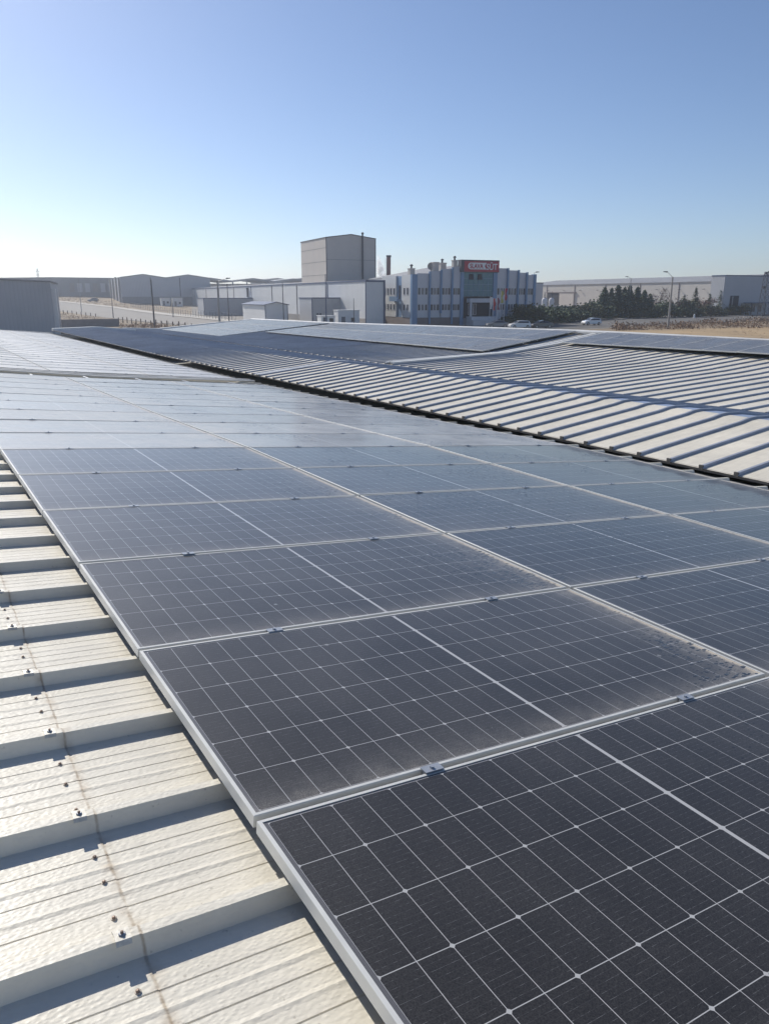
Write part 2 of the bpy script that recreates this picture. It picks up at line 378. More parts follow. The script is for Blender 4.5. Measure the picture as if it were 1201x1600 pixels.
# ridge flashing of the rear roof, verges, cross joint covers
strip('ridge_flashing', M['flash'], lambda v: [(22.30, Z3(22.3, v)+.055), (22.45, Z3(22.45, v)+.075), (22.62, Z3(22.62, v)+.055), (22.62, Z3(22.62, v)+.13), (22.45, Z3(22.45, v)+.16), (22.30, Z3(22.3, v)+.13)], -8, 55.2, 1)
def verge(v0, v1, zf, us, lift, hh, m, name):
    b = MB(); vs = []
    for u in us:
        z = CZ+zf(u, (v0+v1)/2)+lift
        vs += [(u, v0, z), (u, v1, z), (u, v1, z+hh), (u, v0, z+hh)]
    n = len(us); fs = [(i*4+j, i*4+(j+1) % 4, i*4+4+(j+1) % 4, i*4+4+j) for i in range(n-1) for j in range(4)]+[(0, 1, 2, 3), (n*4-1, n*4-2, n*4-3, n*4-4)]
    b.add(vs, fs); return b.build(name, m, hall)
verge(50.15, 50.4, Z1, [-9, 0, 4, 7.74], -.05, .14, M['flash'], 'verge_flashing')
verge(51.0, 51.3, Z2, us2+us2b[1:], -.05, .15, M['flash'], 'verge_flashing')
verge(55.1, 55.4, Z3, us3, -.05, .15, M['flash'], 'verge_flashing')
# cross joint
verge(19.02, 19.12, Z1, [-9, 0, 4, 7.74], .048, .030, M['flash'], 'joint_cover')
verge(19.30, 19.45, Z1, [-9, 0, 4, 7.74], .048, .035, M['cap'], 'joint_cover')
verge(19.10, 19.40, Z2, us2+us2b[1:], .022, .012, M['cap'], 'joint_cover')
verge(20.6, 20.8, Z3, [13.05, 15.4, 17.7, 20, 22.3], .04, .05, M['flash'], 'joint_cover')
verge(20.95, 21.12, Z3, [13.05, 15.4, 17.7, 20, 22.3], .04, .05, M['flash'], 'joint_cover')
# body of the hall under the roof
wl_m = mat('hall_wall', (.55, .53, .48), .6, 0, .1, .5, corr=.02)
b = MB()
b.prism([(-9, CZ-1.0), (-9, 0), (32, 0), (32, CZ-2.7), (22.4, CZ-1.95), (13, CZ-2.45), (10.4, CZ-2.3), (7.8, CZ-2.4), (-8.9, CZ-1.0)][::-1], 'y', -7.9, 50.0)
b.build('wall', wl_m, hall)

# screws and rib saddles along the lap (sub-parts of the sheet they hold down)
sc = MB(); sc.lathe([(.0065, 0), (.0070, .0012), (.006, .0025)], 14, mi=0); sc.lathe([(.0042, .0025), (.0044, .006), (.0025, .007)], 6, mi=1)
scr = sc.build('roof_screw', [M['stainw'], M['rust']], sh_a, smooth=False)
sd_ = MB(); sd_.prism([(-.022, -.006), (-.012, .004), (.040, .004), (.050, -.010), (.052, -.010), (.043, .007), (-.013, .007), (-.024, -.006)], 'x', -.028, .028, mi=0)
sd_.lathe([(.012, .006), (.013, .010), (.010, .012)], 12, (0, .014, 0), mi=2); sd_.lathe([(.006, .011), (.006, .018), (.004, .0195)], 6, (0, .014, 0), mi=1)
sad = sd_.build('rib_saddle', [M['washer'], M['rust'], M['steel']], sh_a)
first = True
for k in range(-4, 17):
    s = PH1+k*PITCHV
    for j in range(3):
        v = s+(.125, .265, .378)[j]+random.uniform(-.015, .015); u = SEAM_X-.028+random.uniform(-.006, .006)
        o = scr if first else scr.copy()
        if not first: C.objects.link(o)
        o.parent = sh_a; o.location = (u, v, CZ+Z1(u, v)+.0025); o.rotation_euler = (random.uniform(-.15, .15), R(5.4)+random.uniform(-.12, .12), random.random()*6)
        if not k % 2 or k < 0 or True:
            o2 = None
        if j == 0:
            q = sad if first else sad.copy()
            if not first: C.objects.link(q)
            q.parent = sh_a; q.location = (SEAM_X-.035, s+.016, CZ+Z1(SEAM_X-.035, s)+.050); q.rotation_euler = (0, R(5.4), 0); q.scale = (.6, .62, .7)
        first = False

# ------------------------------------------------------------------ solar panels
PW, PD, PT = 2.279, 1.134, .035
def make_panel():
    t = thing('solar_panel', '', 'solar panel')
    b = MB(); L = .011
    out = [(0, 0), (PW, 0), (PW, PD), (0, PD)]; inn = [(L, L), (PW-L, L), (PW-L, PD-L), (L, PD-L)]
    ch = .0012
    o2 = [(ch, ch), (PW-ch, ch), (PW-ch, PD-ch), (ch, PD-ch)]
    vs = [(x, y, -PT) for x, y in out]+[(x, y, -ch) for x, y in out]+[(x, y, 0) for x, y in o2]+[(x, y, 0) for x, y in inn]+[(x, y, -.0065) for x, y in inn]+[(x, y, -PT) for x, y in inn]
    fs = []
    for r in range(5):
        for i in range(4): fs.append((r*4+i, r*4+(i+1) % 4, r*4+4+(i+1) % 4, r*4+4+i))
    for i in range(4): fs.append((20+i, 20+(i+1) % 4, (i+1) % 4, i))
    b.add(vs, fs); b.build('frame', M['alu'], t)
    g = MB(); g.add([(L-.001, L-.001, -.0022), (PW-L+.001, L-.001, -.0022), (PW-L+.001, PD-L+.001, -.0022), (L-.001, PD-L+.001, -.0022)], [(0, 1, 2, 3)])
    g.add([(L-.001, L-.001, -.0060), (PW-L+.001, L-.001, -.0060), (PW-L+.001, PD-L+.001, -.0060), (L-.001, PD-L+.001, -.0060)], [(3, 2, 1, 0)])
    g.build('glass', M['glass'], t, fix=False)
    for cu in (.52, 1.70):
        c = MB(); c.box(cu+.012, -.016, -.028, cu+.074, -.004, .001); c.box(cu+.010, -.0265, .0012, cu+.076, .006, .0038)
        c.tube((cu+.042, -.010, .004), (cu+.042, -.010, .010), .007, n=6)
        c.build('clamp', M['clamp'], t)
    return t
proto = make_panel(); used = [False]
dusty_mesh = [c for c in proto.children if c.name.startswith('glass')][0].data.copy(); dusty_mesh.materials.clear(); dusty_mesh.materials.append(M['glass_dusty'])
film_mesh = dusty_mesh.copy(); film_mesh.materials.clear(); film_mesh.materials.append(M['glass_film'])
glare_mesh = dusty_mesh.copy(); glare_mesh.materials.clear(); glare_mesh.materials.append(M['glass_glare'])
def put_panel(P, u, v, label, group, film=False):
    o = proto if not used[0] else copy_tree(proto); used[0] = True
    if 'rear' in label or 'ridge' in label:
        for ch in o.children:
            if ch.name.startswith('glass'): ch.data = dusty_mesh
    elif film:
        for ch in o.children:
            if ch.name.startswith('glass'): ch.data = glare_mesh if film == 2 else film_mesh
    a = Vector((u, v, CZ+P(u, v))); bx = Vector((u+PW, v, CZ+P(u+PW, v))); by = Vector((u, v+PD, CZ+P(u, v+PD)))
    by2 = Vector((u+PW, v+PD, CZ+P(u+PW, v+PD)))
    X = ((bx-a)+(by2-by)).normalized(); Y = ((by-a)+(by2-bx)).normalized(); Z = X.cross(Y).normalized(); Y = Z.cross(X)
    m = Matrix((X, Y, Z)).transposed().to_4x4()
    jz = random.uniform(-.0015, .0015); jr = random.uniform(-.0022, .0022) if film != 2 else random.uniform(-.0065, -.0045)
    m = m @ Matrix.Rotation(jr, 4, 'X') @ Matrix.Rotation(random.uniform(-.0012, .0012), 4, 'Y')
    c = (a+bx+by+by2)/4; loc = c-m.to_3x3() @ Vector((PW/2, PD/2, 0)); loc.z += jz
    m.translation = loc; o.matrix_world = m
    tag(o, label, 'solar panel', group)
    return o
COLS = ['left', 'middle', 'right']
ROWP = 1.154
for k in range(-1, 14):
    for c in range(3):
        r = k+1
        extra = '' if (r == 0 and c == 0) else ''
        if r == 0 and c == 2: continue
        put_panel(P1, .6+2.299*c, 1.63+ROWP*k, 'near solar panel, %s column, %s row from the front%s' % (COLS[c], ORD[r], extra), 'solar panels of the near array', k >= 5)
for k in range(26):
    for c in range(3):
        v = 19.75+ROWP*k
        if v+PD > 50.2: continue
        put_panel(P1, .6+2.299*c, v, 'pale solar panel, %s column, %s row beyond the cross joint' % (COLS[c], ORD[k]), 'solar panels beyond the cross joint', 2)
def planar(c00, c10, c01, c11, u0, u1, v0, v1):   # flat array plane from its four corner heights
    def P(u, v):
        a = (u-u0)/(u1-u0); b_ = (v-v0)/(v1-v0)
        return (c00*(1-a)+c10*a)*(1-b_)+(c01*(1-a)+c11*a)*b_
    return P
PB = planar(-1.87, -1.27, -1.93, -1.55, 17.7, 22.3, 21.8, 41.9)
for c in range(2):
    for k in range(17):
        v = 22.0+ROWP*k
        if v+PD > 42.1: continue
        put_panel(PB, 17.7+2.299*c, v, 'solar panel of the middle rear array, %s line, %s from its near end' % (('lower', 'upper')[c], ORD[k]), 'solar panels of the middle rear array')
PA = planar(-2.15, -1.56, -2.20, -1.62, 15.4, 22.3, 42.5, 54.9)
for c in range(3):
    for k in range(10):
        put_panel(PA, 15.42+2.299*c, 42.75+ROWP*k, 'whitish solar panel of the farthest rear array, %s line, %s from its near end' % (('lower', 'middle', 'upper')[c], ORD[k]), 'solar panels of the farthest rear array')
PC = planar(-1.49, -1.26, -1.57, -1.27, 20.0, 22.3, 12.5, 20.3)
for k in range(10):
    put_panel(PC, 20.0, 20.45-ROWP*(k+1), 'bluish solar panel in the single row along the right ridge, %s from its far end' % ORD[k], 'solar panels of the single row on the right')
# rails carrying the rear arrays
for P, u0, u1, v0, v1 in ((PB, 17.7, 22.3, 22.0, 41.7), (PA, 15.4, 22.3, 42.75, 54.2), (PC, 20.0, 22.3, 9.0, 20.4)):
    n = int(round((u1-u0)/2.3))
    for i in range(n):
        for s in (.3, 1.9):
            u = u0+2.299*i+s
            strip('mounting_rail', M['steel'], lambda v: [(u-.02, P(u, v)-.08), (u+.02, P(u, v)-.08), (u+.02, P(u, v)-.037), (u-.02, P(u, v)-.037)], v0, v1, 4)
for s in (.56, 1.74):
    for c in range(3):
        u = .6+2.299*c+s
        for (a, b_) in ((.5, 18.9), (19.8, 50.1)):
            strip('mounting_rail', M['steel'], lambda v: [(u-.02, P1(u, v)-.056), (u+.02, P1(u, v)-.056), (u+.02, P1(u, v)-.0365), (u-.02, P1(u, v)-.0365)], a, b_, 1.2)
# ------------------------------------------------------------------ ground, roads
def ground_mat():
    m, nt, b = newmat('dry_ground')
    tc = nd(nt, 'ShaderNodeTexCoord').outputs['Object']
    a = noise(nt, tc, .035, 6, .65); c = noise(nt, tc, .6, 6, .7); d = noise(nt, tc, 4, 3, .6)
    col = mixc(nt, remap(nt, a, .35, .65), (.20, .145, .095), (.33, .25, .16))
    col = mixc(nt, mth(nt, 'MULTIPLY', remap(nt, c, .45, .7), .6), col, (.13, .11, .075))
    col = mixc(nt, mth(nt, 'MULTIPLY', remap(nt, d, .4, .7), .35), col, (.36, .29, .20))
    nt.links.new(col, b.inputs['Base Color']); b.inputs['Roughness'].default_value = .95
    bp = nd(nt, 'ShaderNodeBump'); bp.inputs['Strength'].default_value = .6; bp.inputs['Distance'].default_value = .3
    nt.links.new(mth(nt, 'ADD', c, d), bp.inputs['Height']); nt.links.new(bp.outputs[0], b.inputs['Normal'])
    return m
M['ground'] = ground_mat()
M['asphalt'] = mat('asphalt', (.115, .108, .10), .9, 0, .18, .15, .01, 30)
M['yard'] = mat('yard_paving', (.21, .19, .165), .9, 0, .2, .08, .01, 30)
M['road_pale'] = mat('pale_dusty_road', (.24, .22, .195), .9, 0, .14, .07, .01, 30)
M['kerb'] = mat('kerb_stone', (.42, .39, .34), .85, 0, .15, .5)
M['gold'] = mat('stubble_field', (.36, .255, .14), .95, 0, .2, .12, .06, 6)
b = MB(); NX = 150
xs = [-5200+i*(10400/ NX) for i in range(NX+1)]
def warp(t): return math.copysign((abs(t)/5200)**1.9*5200, t)
vs = []; fs = []
for j in range(NX+1):
    for i in range(NX+1):
        x = warp(xs[i])+40; y = warp(xs[j])+180; vs.append((x, y, ground_h(x, y)))
fs = [(j*(NX+1)+i, j*(NX+1)+i+1, (j+1)*(NX+1)+i+1, (j+1)*(NX+1)+i) for j in range(NX) for i in range(NX)]
b.add(vs, fs); tag(b.build('ground', M['ground'], smooth=True, fix=False), kind='structure')
def drape(name, m, near, far, up, n=30, parts=8):
    """sheet on the terrain between two surveyed edges (world points)"""
    def along(pts, t):
        t *= len(pts)-1; i = min(int(t), len(pts)-2); return pts[i].lerp(pts[i+1], t-i)
    b = MB(); vs = []
    for i in range(n+1):
        p, q = along(near, i/n), along(far, i/n)
        for j in range(parts+1):
            r = p.lerp(q, j/parts); vs.append((r.x, r.y, ground_h(r.x, r.y)+up))
    fs = [(i*(parts+1)+j, (i+1)*(parts+1)+j, (i+1)*(parts+1)+j+1, i*(parts+1)+j+1) for i in range(n) for j in range(parts)]
    b.add(vs, fs); return tag(b.build(name, m, fix=False), kind='structure')
G = lambda px, py: gnd(px, py)
# left road, rising away, with its pale pavement
n_ = [G(60, 484), G(92, 486), G(190, 499), G(280, 509), G(420, 525), G(560, 540)]
f_ = [G(60, 466), G(92, 472), G(175, 481), G(300, 497), G(440, 511), G(580, 524)]
drape('road', M['road_pale'], n_, f_, .05, 80)
drape('pavement', M['kerb'], f_, [G(60, 464.5), G(92, 470.5), G(175, 479), G(300, 493), G(440, 507), G(580, 520)], .16, 80, 2)
# factory forecourts
drape('yard', M['yard'], [G(300, 492), G(440, 506), G(640, 520), G(900, 516), G(1201, 500), G(1400, 492)], [G(300, 476), G(440, 490), G(640, 494), G(860, 490), G(1201, 486), G(1400, 482)], .03, 60, 10)
drape('street', M['asphalt'], [G(640, 524), G(760, 521), G(900, 514), G(1040, 508), G(1201, 501), G(1400, 494)], [G(640, 508), G(760, 507), G(850, 503.5), G(1000, 498), G(1201, 489.5), G(1400, 484)], .07, 60, 8)
drape('pavement', M['kerb'], [G(850, 503.5), G(1000, 498), G(1201, 489.5)], [G(850, 502.8), G(1000, 497.4), G(1201, 489)], .19, 30, 1)
drape('stubble_field', M['gold'], [G(900, 560), G(1201, 560), G(1500, 560)], [G(900, 519), G(1201, 511), G(1500, 503)], .04, 20, 10)
# low hills far off
def hill(px0, px1, Y, hgt, seed):
    rnd = random.Random(seed); b = MB(); n = 60; m_ = 14; vs = []
    a = at(px0, 463, Y); c = at(px1, 463, Y); d = Vector((c.x-a.x, c.y-a.y, 0)); nrm = Vector((-d.y, d.x, 0)).normalized()
    ph = [rnd.random()*6 for _ in range(5)]
    for i in range(n+1):
        t = i/n
        e = math.sin(math.pi*t)**.5*(.62+.18*math.sin(5*t+ph[0])+.12*math.sin(11*t+ph[1])+.05*math.sin(27*t+ph[2]))
        for j in range(m_+1):
            s = j/m_; hh = hgt*e*math.sin(math.pi*s)**1.2
            p = a+d*t+nrm*(s-.5)*Y*.5
            vs.append((p.x, p.y, -1+hh+hh*.05*math.sin(9*s+13*t)))
    fs = [(i*(m_+1)+j, (i+1)*(m_+1)+j, (i+1)*(m_+1)+j+1, i*(m_+1)+j+1) for i in range(n) for j in range(m_)]
    b.add(vs, fs); return tag(b.build('hills', M['ground'], smooth=True), kind='structure')
hill(-700, 330, 1700, 66, 3); hill(250, 900, 2600, 48, 5); hill(760, 1700, 2200, 45, 8)

# ------------------------------------------------------------------ buildings
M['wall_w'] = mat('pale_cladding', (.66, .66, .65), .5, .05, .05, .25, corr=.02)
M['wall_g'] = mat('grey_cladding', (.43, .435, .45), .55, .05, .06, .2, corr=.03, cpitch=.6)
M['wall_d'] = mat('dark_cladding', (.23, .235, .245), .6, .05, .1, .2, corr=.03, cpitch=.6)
M['wall_c'] = mat('cream_cladding', (.54, .50, .45), .55, 0, .06, .2, corr=.02)
M['wall_t'] = mat('tower_cladding', (.56, .50, .44), .55, 0, .05, .25, corr=.015)
M['trim'] = mat('blue_trim', (.055, .08, .15), .5, .1, .1, 1)
M['trim_d'] = mat('dark_trim', (.06, .06, .07), .5, .1, .1, 1)
M['plinth'] = mat('concrete_plinth', (.26, .24, .225), .9, 0, .12, .6, .01, 10)
M['brown'] = mat('brown_plinth', (.20, .16, .15), .85, 0, .12, .6, .01, 10)
M['render_grey'] = mat('grey_render', (.20, .20, .215), .9, 0, .15, .6)
M['concrete'] = mat('concrete', (.34, .33, .31), .85, 0, .12, .8, .004, 25)
M['roofgrey'] = mat('grey_roof', (.27, .27, .275), .6, .1, .12, .2, corr=.03, cpitch=.5)
M['bluewall'] = mat('blue_grey_panel', (.57, .57, .585), .5, .05, .05, .4)
M['fin'] = mat('blue_fin', (.17, .27, .41), .45, .1, .06, .5)
M['red'] = mat('sign_red', (.40, .01, .025), .4, 0, .05, 1)
M['white'] = mat('white_paint', (.76, .76, .74), .4, 0, .04, 1)
M['white2'] = mat('sign_white', (.62, .60, .60), .4, 0, .04, 1)
M['black'] = mat('black_rubber', (.02, .02, .02), .8, 0, .1, 4)
M['darkin'] = mat('dark_interior', (.018, .020, .026), .9, 0, .1, 1)
M['door'] = mat('grey_door', (.10, .11, .13), .5, .2, .1, 1)
def winmat(name, col, r=.08):
    m, nt, b = newmat(name); b.inputs['Base Color'].default_value = (*col, 1); b.inputs['Roughness'].default_value = r
    b.inputs['IOR'].default_value = 1.5
    tc = nd(nt, 'ShaderNodeTexCoord').outputs['Object']; n1 = noise(nt, tc, .8, 2)
    bp = nd(nt, 'ShaderNodeBump'); bp.inputs['Strength'].default_value = .2; bp.inputs['Distance'].default_value = .05
    nt.links.new(n1, bp.inputs['Height']); nt.links.new(bp.outputs[0], b.inputs['Normal']); return m
M['pane'] = winmat('window_pane', (.025, .035, .055))
M['teal'] = winmat('teal_curtain_glass', (.02, .14, .19), .12)
GR = R(24)-YAW                                   # the estate's street grid: local x = along fronts, y = away
def corner(px, Y): p = at(px, 463, Y); return Vector((p.x, p.y, ground_h(p.x, p.y)-.02))
def zof(py, Y): return CZ+(463-py)/1241.0*Y

def gable_body(b, x0, x1, y0, y1, ze, zr, ridge='y', mi=0):
    if ridge == 'y': b.prism([(x0, -3), (x1, -3), (x1, ze), ((x0+x1)/2, zr), (x0, ze)], 'y', y0, y1, mi)
    else: b.prism([(y0, -3), (y1, -3), (y1, ze), ((y0+y1)/2, zr), (y0, ze)], 'x', x0, x1, mi)
def roof_plates(parent, x0, x1, y0, y1, ze, zr, m, ridge='y', th=.15, ov=.3):
    b = MB(); e = .004
    if ridge == 'y':
        mx = (x0+x1)/2; k = (zr-ze)/(mx-x0)
        b.prism([(x0-ov, ze-ov*k+e), (mx, zr+e), (x1+ov, ze-ov*k+e), (x1+ov, ze-ov*k+th), (mx, zr+th), (x0-ov, ze-ov*k+th)], 'y', y0-ov, y1+ov)
    else:
        my = (y0+y1)/2; k = (zr-ze)/(my-y0)
        b.prism([(y0-ov, ze-ov*k+e), (my, zr+e), (y1+ov, ze-ov*k+e), (y1+ov, ze-ov*k+th), (my, zr+th), (y0-ov, ze-ov*k+th)], 'x', x0-ov, x1+ov)
    return b.build('roof', m, parent)
def window(parent, axis, a, o, z0, z1, wdt, mull=1, fm=None, pm=None):
    """axis 'x': wall lies along local x at y=o facing -y; axis 'y': along y at x=o facing -x"""
    f = MB(); fr = .07; d = .06
    def bx(mb, a0, zz0, a1, zz1, t0, t1):
        if axis == 'x': mb.box(a0, o-t1, zz0, a1, o-t0, zz1)
        else: mb.box(o-t1, a0, zz0, o-t0, a1, zz1)
    bx(f, a, z0, a+wdt, z0+fr, 0.003, d); bx(f, a, z1-fr, a+wdt, z1, 0.003, d)
    bx(f, a, z0+fr, a+fr, z1-fr, 0.003, d); bx(f, a+wdt-fr, z0+fr, a+wdt, z1-fr, 0.003, d)
    for i in range(1, mull+1):
        c = a+wdt*i/(mull+1); bx(f, c-fr/2, z0+fr, c+fr/2, z1-fr, 0.003, d)
    fo = f.build('window', fm or M['white2'], parent)
    p = MB(); bx(p, a+.02, z0+.02, a+wdt-.02, z1-.02, .006, .03); p.build('pane', pm or M['pane'], fo)
    return fo

# -- the dairy office block with stepped fins and the red sign
Y0 = 163.0; o = corner(645, Y0)
off = thing('office_building', 'two-storey office block with blue fins, teal glass entrance front and a red rooftop sign', 'building', o, GR)
gz = o.z
b = MB(); b.box(.25, .3, -2, 29.3, 24, 9.7); b.prism([(.25, 9.7), (29.3, 9.7), (15.2, 12.3)], 'y', .3, 24)
b.build('wall', M['bluewall'], off)
roof_plates(off, .3, 30.1, .6, 24, 9.75, 12.4, M['roofgrey'], ov=.05)
bays = [(0.9, 3.5, 10.55), (3.9, 6.15, 11.05), (6.55, 8.75, 11.5), (9.15, 10.9, 11.95), (19.9, 22.3, 11.8), (22.7, 25.0, 11.4), (25.35, 27.2, 10.95), (27.5, 29.2, 10.5)]
fins = [3.5, 6.15, 8.75, 22.3, 25.0, 27.2]
for (a, c, h) in bays:
    bb = MB(); bb.box(a, 0, 1.75, c+.1, .29, h); bb.build('facade_panel', M['wall_g'] if False else M['bluewall'], off)
    w_ = .62; n = 3; gap = ((c-a)-n*w_)/(n+1)
    for zz in ((6.3, 7.75), (3.15, 4.45)):
        for i in range(n): window(off, 'x', a+gap+(w_+gap)*i, 0, zz[0], zz[1], w_, 1 if i == 1 else 0)
bb = MB(); bb.box(-.35, -.25, -1, .85, .6, 10.35); bb.build('corner_column', M['fin'], off)
bb = MB(); bb.box(29.25, -.2, -1, 29.9, 1.0, 10.65); bb.build('corner_column', M['fin'], off)
for i, x in enumerate(fins):
    h = [10.9, 11.3, 11.8, 11.85, 11.5, 11.05][i]
    bb = MB(); bb.box(x+.03, -.45, (.4, 2.6, .4, 1.2, .8, .8)[i], x+.37, .02, h); bb.build('fin', M['fin'], off)
bb = MB(); bb.box(.3, -.12, -1, 10.9, .28, 1.74); bb.box(19.9, -.12, -1, 29.2, .28, 1.74); bb.build('plinth', M['brown'], off)
# entrance bay
for x0, x1 in ((10.95, 11.7), (18.9, 19.85)):
    bb = MB(); bb.box(x0, -.3, -1, x1, .4, 10.9); bb.build('entrance_pier', M['fin'], off)
cw = MB(); cw.box(11.72, -.1, 6.0, 18.88, .2, 10.88); cwo = cw.build('curtain_wall', M['teal'], off)
mm = MB()
for i in range(1, 6): mm.box(11.72+7.16*i/6-.03, -.14, 6.0, 11.72+7.16*i/6+.03, -.102, 10.88)
for i in range(1, 4): mm.box(11.72, -.15, 6+4.88*i/4-.03, 18.88, -.142, 6+4.88*i/4+.03)
mm.build('mullion_grid', M['fin'], cwo)
for x in (12.9, 15.0):
    bb = MB(); bb.prism([(x, 9.4), (x+1.2, 9.4), (x+1.0, 10.5), (x+.1, 10.5)], 'y', -.22, -.16); bb.build('opened_window', M['darkin'], cwo)
bb = MB(); bb.box(12.4, -1.9, 4.75, 19.6, -.31, 5.6); bb.build('canopy', M['bluewall'], off)
bb = MB(); bb.box(11.72, -.05, 1.6, 18.88, .2, 5.98); bb.build('entrance_recess', M['darkin'], off)
for x in (12.5, 19.1):
    bb = MB(); bb.box(x, -1.85, -1, x+.4, -1.45, 4.74); bb.build('canopy_column', M['bluewall'], off)
bb = MB(); bb.box(12.4, -2.6, -1, 19.6, -.32, 1.9); bb.box(12.4, -3.4, -1, 19.6, -2.61, 1.2); bb.build('entrance_steps', M['bluewall'], off)
for i in range(3): window(off, 'x', 12.95+i*.68, -.06, 2.2, 4.5, .62, 0, M['white2'])
# left wing, lit by the sun, seen along the side of the block
bb = MB(); bb.box(-.3, .62, 1.76, .23, 4.9, 10.3); bb.box(-.3, 7.7, 1.76, .23, 15, 10.2); bb.build('side_panel', M['wall_w'], off)
bb = MB(); bb.box(-.25, .62, -1, .22, 15, 1.74); bb.build('side_plinth', M['brown'], off)
bb = MB(); bb.box(-.05, 4.92, 1.76, .22, 7.68, 10.1); bb.build('recess', M['fin'], off)
for zz in ((6.3, 7.75), (3.15, 4.45)):
    for y in (1.5, 3.1): window(off, 'y', y, -.3, zz[0], zz[1], .8, 0)
    for y in (8.2, 9.8, 11.4, 13.0): window(off, 'y', y, -.3, zz[0], zz[1], .85, 0)
bb = MB(); bb.box(-1.5, 4.6, 5.0, -.31, 8.6, 5.15); bb.box(-1.5, 4.6, 5.15, -1.44, 8.6, 6.0); bb.build('balcony', M['fin'], off)
window(off, 'y', 5.6, -.05, 5.3, 8.3, 1.2, 0, M['fin'])
# roof furniture
for (x, y, s, z0, h, pot) in ((2.0, 5, 1.1, 9.9, 1.9, 1), (6.2, 2.4, 1.2, 10.8, 2.2, 0), (9.0, 4.5, 1.3, 11.0, 2.0, 1), (10.9, 2.5, .9, 11.6, 1.9, 1)):
    bb = MB(); bb.box(x-s/2, y-s/2, z0-.6, x+s/2, y+s/2, z0+h-.3); bb.box(x-s/2-.1, y-s/2-.1, z0+h-.3, x+s/2+.1, y+s/2+.1, z0+h-.12)
    ch = bb.build('chimney', M['wall_c'], off)
    if pot:
        bb = MB(); bb.lathe([(.2, 0), (.2, .5), (.36, .52), (.36, .66), (.1, .85)], 12, (x, y, z0+h-.14)); bb.build('chimney_cowl', M['trim_d'], ch)
sgb = MB(); sgb.box(10.8, -.6, 10.92, 20.0, .9, 13.35); sgo = sgb.build('sign_box', M['trim_d'], off)
bb = MB(); bb.box(11.5, -.68, 10.98, 19.95, -.605, 13.1); sg = bb.build('sign_face', M['red'], sgo)
def slab_pill(x0, x1, z0, z1, y0, y1):
    r = (z1-z0)/2; pts = []
    for i in range(13):
        t = math.pi/2+math.pi*i/12; pts.append((x0+r+r*math.cos(t), (z0+z1)/2+r*math.sin(t)))
    pts += [(x1, z0), (x1-.5, (z0+z1)/2), (x1, z1)]
    bb = MB(); bb.prism(pts, 'y', y0, y1); return bb
def text(body, x, z, size, y, m, parent, wscale=1.0, bold=.0):
    cu = bpy.data.curves.new('t', 'FONT'); cu.body = body; cu.size = size; cu.extrude = .012; cu.offset = bold
    cu.align_x = 'LEFT'; ob = bpy.data.objects.new('t', cu); C.objects.link(ob)
    bpy.context.view_layer.update()
    me = bpy.data.meshes.new_from_object(ob.evaluated_get(bpy.context.evaluated_depsgraph_get()))
    bpy.data.objects.remove(ob)
    me.transform(Matrix.Translation((x, y, z)) @ Matrix.Rotation(R(90), 4, 'X') @ Matrix.Diagonal((wscale, 1, 1, 1)))
    me.materials.clear(); me.materials.append(m)
    o = bpy.data.objects.new('sign_lettering', me); C.objects.link(o); o.parent = parent; return o
slab_pill(12.35, 16.85, 11.45, 12.8, -.72, -.682).build('sign_badge', M['white'], sgo)
text('SLAVA', 12.75, 11.68, 1.28, -.738, M['red'], sgo, .86, .035)
text('SÜT', 16.78, 11.42, 1.75, -.738, M['white'], sgo, .86, .03)
# satellite dish on the roof
def dish(px, py, Y):
    p = at(px, py, Y); t = thing('satellite_dish', 'round satellite dish on a short mast on the office roof between the chimneys', 'satellite dish', p, -YAW)
    d = MB(); pr = [(.05, 0), (.35, .03), (.6, .12), (.75, .25)]; n = 20; vs = []
    for r_, z_ in pr: vs += [(r_*math.cos(2*math.pi*i/n), -z_, r_*math.sin(2*math.pi*i/n)) for i in range(n)]
    for r_, z_ in pr[::-1]: vs += [(r_*math.cos(2*math.pi*i/n), -z_+.03, r_*math.sin(2*math.pi*i/n)) for i in range(n)]
    k = len(pr)*2; fs = [(j*n+i, j*n+(i+1) % n, ((j+1) % k)*n+(i+1) % n, ((j+1) % k)*n+i) for j in range(k) for i in range(n)]
    d.add(vs, fs); d.build('reflector', M['concrete'], t)
    d = MB(); d.tube((0, .1, 0), (0, .1, -1.3), .06); d.tube((0, 0, -.7), (0, -.8, 0), .03); d.build('mast', M['trim_d'], t)
dish(673, 416, 168)
# tall stack behind the block
p = at(607, 463, 196)
t = thing('chimney_stack', 'slim tall reddish-brown flue with a cap behind the office block', 'chimney', (p.x, p.y, 0))
b = MB(); b.tube((0, 0, 0), (0, 0, 15.2), .5, n=16); b.build('shaft', mat('reddish_flue', (.27, .15, .12), .6, 0, .1, .5), t)
b = MB(); b.tube((0, 0, 15.2), (0, 0, 15.6), .62, n=16); b.build('cap', M['trim_d'], t)
b = MB(); b.tube((-.62, 0, 4), (-.62, 0, 15), .03); b.tube((-.8, .2, 4), (-.8, .2, 15), .03)
for i in range(26): b.box(-.82, .0, 4.3+i*.42, -.6, .22, 4.33+i*.42)
b.build('ladder', M['steel'], t)

